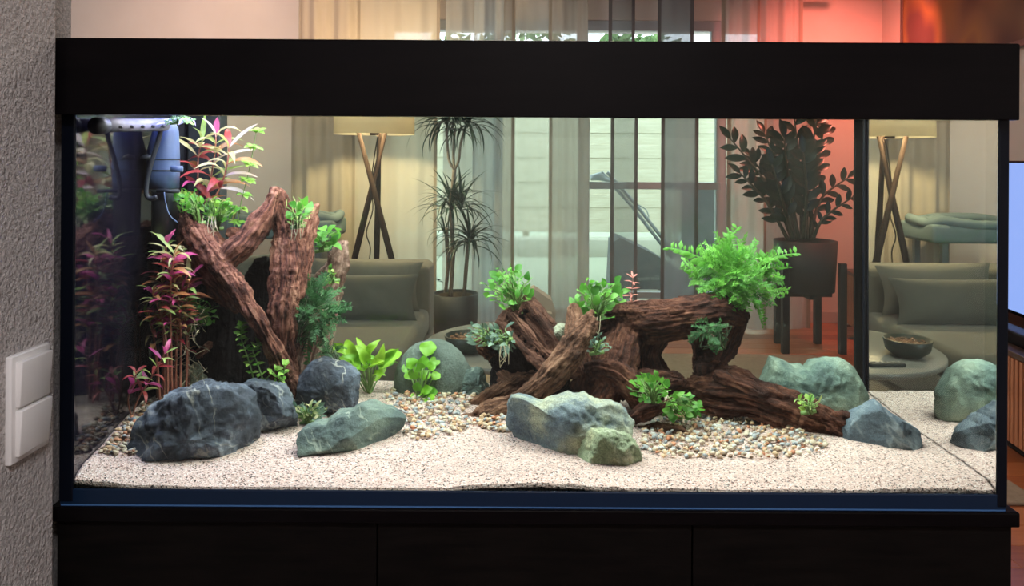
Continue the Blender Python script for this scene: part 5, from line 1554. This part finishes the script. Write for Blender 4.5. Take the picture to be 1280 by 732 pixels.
stemplant('feathery_plant', 'pale lime feathery stem with ringed leaves rising beside the red plant', [[(296, 285), (302, 250), (312, 210), (320, 166)]], 1.50, ['lime'], 19, 11, 13, 7, el=0.15, t0=0.1, rad=.0012)
stemplant('feathery_plant', 'short feathery stem in the gap behind the stump fork', [[(300, 300), (292, 280), (297, 262)]], 1.52, ['palegreen'], 14, 8, 10, 8, el=.15)
stemplant('pink_whorled_plant', 'small pink stem with ringed leaves on the driftwood arch', [[(790, 386), (790, 366), (791, 347)]], 1.495, ['salmon'], 8, 5, 12, 9, stalkmat='redstalk', el=0.1, rad=.0009)
# red plants
RK = ['red', 'red', 'pale', 'pale', 'magenta', 'rust', 'pinkwhite', 'palegreen']
stemplant('red_stem_plant', 'red and cream long leaved plant above the stump left top', [[(246, 262), (247, 230), (248, 195), (252, 178)], [(254, 262), (262, 230), (268, 195), (270, 172)], [(260, 262), (276, 232), (284, 205), (286, 185)]], 1.497, RK, 15, 3, 54, 10, stalkmat='redstalk', rad=.0022, el=.55, t0=.12, taper=.2, dep=.02, group='red leaved plants')
stemplant('red_stem_plant', 'tall bundle of red stems left of the hollow stump', [[(205, 500), (205, 440), (202, 370), (208, 305)], [(215, 500), (214, 440), (213, 360), (218, 318)], [(225, 498), (226, 440), (224, 380), (215, 340)], [(232, 495), (234, 440), (232, 395), (236, 350)], [(210, 500), (208, 430), (198, 385), (190, 365)], [(220, 500), (220, 450), (222, 400), (228, 365)], [(200, 502), (196, 450), (190, 410), (184, 395)]], 1.415, ['red', 'rust', 'palegreen', 'pale', 'magenta'], 15, 3, 32, 11, stalkmat='redstalk', rad=.0026, el=.5, t0=.48, dep=.02, group='red leaved plants')
stemplant('bare_red_plant', 'thin bare red stems standing behind the tall red bundle', [[(196 + 5 * k, 500 - k), (197 + 5 * k + 3 * math.sin(k * 2), 450), (200 + 4.4 * k, 392 + 5 * math.cos(k * 3))] for k in range(9)], 1.46, ['rust', 'red'], 30, 2, 14, 12, stalkmat='redstalk', rad=.0018, t0=.6, dep=.02, group='red leaved plants')
stemplant('pink_rosette', 'small magenta and cream plant on the gravel left of the largest boulder', [[(165, 522), (160, 500), (166, 480), (170, 468)], [(165, 522), (172, 500), (190, 470), (206, 442)]], 1.365, ['magenta', 'magenta', 'palegreen', 'red'], 15, 3, 27, 13, stalkmat='redstalk', rad=.0018, t0=.45, group='red leaved plants')
# mossy tangle beside the red stems
r = random.Random(4)
tg_ = []
for k in range(70):
    a = (r.uniform(222, 250), r.uniform(390, 495))
    b_ = (a[0] + r.uniform(-16, 16), a[1] + r.uniform(-22, 22))
    dd = 1.43 + r.uniform(-.02, .03)
    tg_.append(tube([P(a[0], a[1], dd), P((a[0] + b_[0]) / 2 + r.uniform(-5, 5), (a[1] + b_[1]) / 2, dd - .01), P(b_[0], b_[1], dd)], .0009, 4))
mk('root_tangle', join(tg_), MAT['root'], label='tangle of pale roots beside the tall red stems', cat='roots', kind='stuff')

# ferns: fronds with small lobes
def frondmesh(name, mat, seed, nl=12, lobe=0.24, curl=1.3):
    r = random.Random(seed)
    V, Fc = [], []
    path = []
    x = z = y = 0.0
    ay = r.uniform(-curl, curl); az = r.uniform(-.2, .8)
    for i in range(nl + 1):
        t = i / nl
        path.append(Vector((x, y, z)))
        y += math.cos(t * az) / nl; z -= math.sin(t * az) / nl * .8; x += math.sin(ay * t) / nl
    for i in range(nl):
        a, b_ = path[i], path[i + 1]
        w = Vector((0.014, 0, 0)); n = len(V)
        V += [a - w, a + w, b_ + w, b_ - w]; Fc.append((n, n + 1, n + 2, n + 3))
        if i < 2: continue
        for s in (-1, 1):
            Lb = lobe * (1.15 - .5 * i / nl) * r.uniform(.7, 1.3)
            d = Vector((s * r.uniform(.7, 1), r.uniform(.3, .9), r.uniform(-.35, .45))).normalized() * Lb
            o = Vector((-d.y * s, d.x * s, 0)) * r.uniform(.16, .27)
            n = len(V)
            V += [a, a + d * .5 + o, a + d + Vector((0, 0, r.uniform(-.03, .02))), a + d * .5 - o, a + d * .5 + Vector((0, 0, .02))]
            Fc += [(n, n + 1, n + 4), (n + 1, n + 2, n + 4), (n + 2, n + 3, n + 4), (n + 3, n, n + 4)]
    me = bpy.data.meshes.new(name); me.from_pydata([tuple(v) for v in V], [], Fc); me.materials.append(mat)
    me.polygons.foreach_set('use_smooth', [True] * len(me.polygons))
    return me
def fern(name, label, base, d, ell, n, Lpx, mat, stalk, seed, extra=()):
    r = random.Random(seed)
    B = P(base[0], base[1], d)
    root = empty(name, B, label, 'fern')
    ms = [frondmesh('frond', mat, seed * 10 + i) for i in range(6)]
    cx, cy, rx, ry, rd = ell
    C = P(cx, cy, d)
    hx, hz = rx * d / F, ry * d / F
    for k in range(n):
        v = Vector((r.gauss(0, 1), r.gauss(0, 1), r.gauss(0, 1))).normalized()
        q = r.uniform(0, 1) ** .6 * .72
        p = C + Vector((v.x * hx * q, v.y * rd * q, v.z * hz * q))
        dr_ = (v * .8 + Vector((0, -.1, .15)) + vrand(r, .8)).normalized()
        L = Lpx * d / F * r.uniform(.6, 1.15)
        inst('frond', r.choice(ms), orient(p, dr_, Vector((0, -.6, .8)) + vrand(r, .5), L), root)
    for (a, b_) in extra:
        A, Bp = P(a[0], a[1], d), P(b_[0], b_[1], d + r.uniform(-.02, .02))
        inst('frond', r.choice(ms), orient(A, Bp - A, Vector((0, -1, .4)), (Bp - A).length), root)
    st_ = [tube([B + vrand(r, .01), B.lerp(C, .6) + vrand(r, .03), C + Vector((r.uniform(-hx, hx) * .6, r.uniform(-rd, rd) * .5, r.uniform(-hz, hz) * .6))], .0012, 5) for k in range(16)]
    mk('rhizome_stalks', join(st_), MAT[stalk], root)  # fern stalks joined as one part
    return root
fern('bushy_fern', 'large bright green bushy fern on top of the driftwood arch', (905, 382), 1.50, (915, 344, 60, 46, .06), 280, 27, MAT['fern_b'], 'stalk', 2,
     [((890, 335), (850, 292)), ((885, 345), (844, 336)), ((900, 325), (906, 278)), ((910, 320), (925, 290)), ((945, 335), (984, 298)), ((945, 345), (975, 318)), ((950, 355), (988, 352)), ((950, 362), (986, 372)), ((940, 372), (965, 398)), ((880, 350), (858, 352)), ((870, 350), (862, 330))])
fern('dark_fern', 'dark green feathery fern on the right side of the hollow stump', (372, 432), 1.46, (394, 390, 32, 40, .045), 130, 26, MAT['fern_d'], 'stalkd', 3,
     [((400, 395), (438, 378)), ((400, 400), (432, 398)), ((385, 420), (352, 442)), ((390, 415), (372, 450)), ((392, 365), (410, 345))])
fern('small_fern', 'small green fern growing under the driftwood arch', (900, 432), 1.455, (888, 412, 20, 13, .03), 34, 20, MAT['fern_d'], 'stalkd', 4, [((905, 405), (880, 432)), ((900, 402), (870, 420))])
fern('small_fern', 'small fern at the foot of the stump behind the dark boulder', (415, 455), 1.50, (412, 440, 16, 12, .03), 20, 18, MAT['fern_d'], 'stalkd', 5)
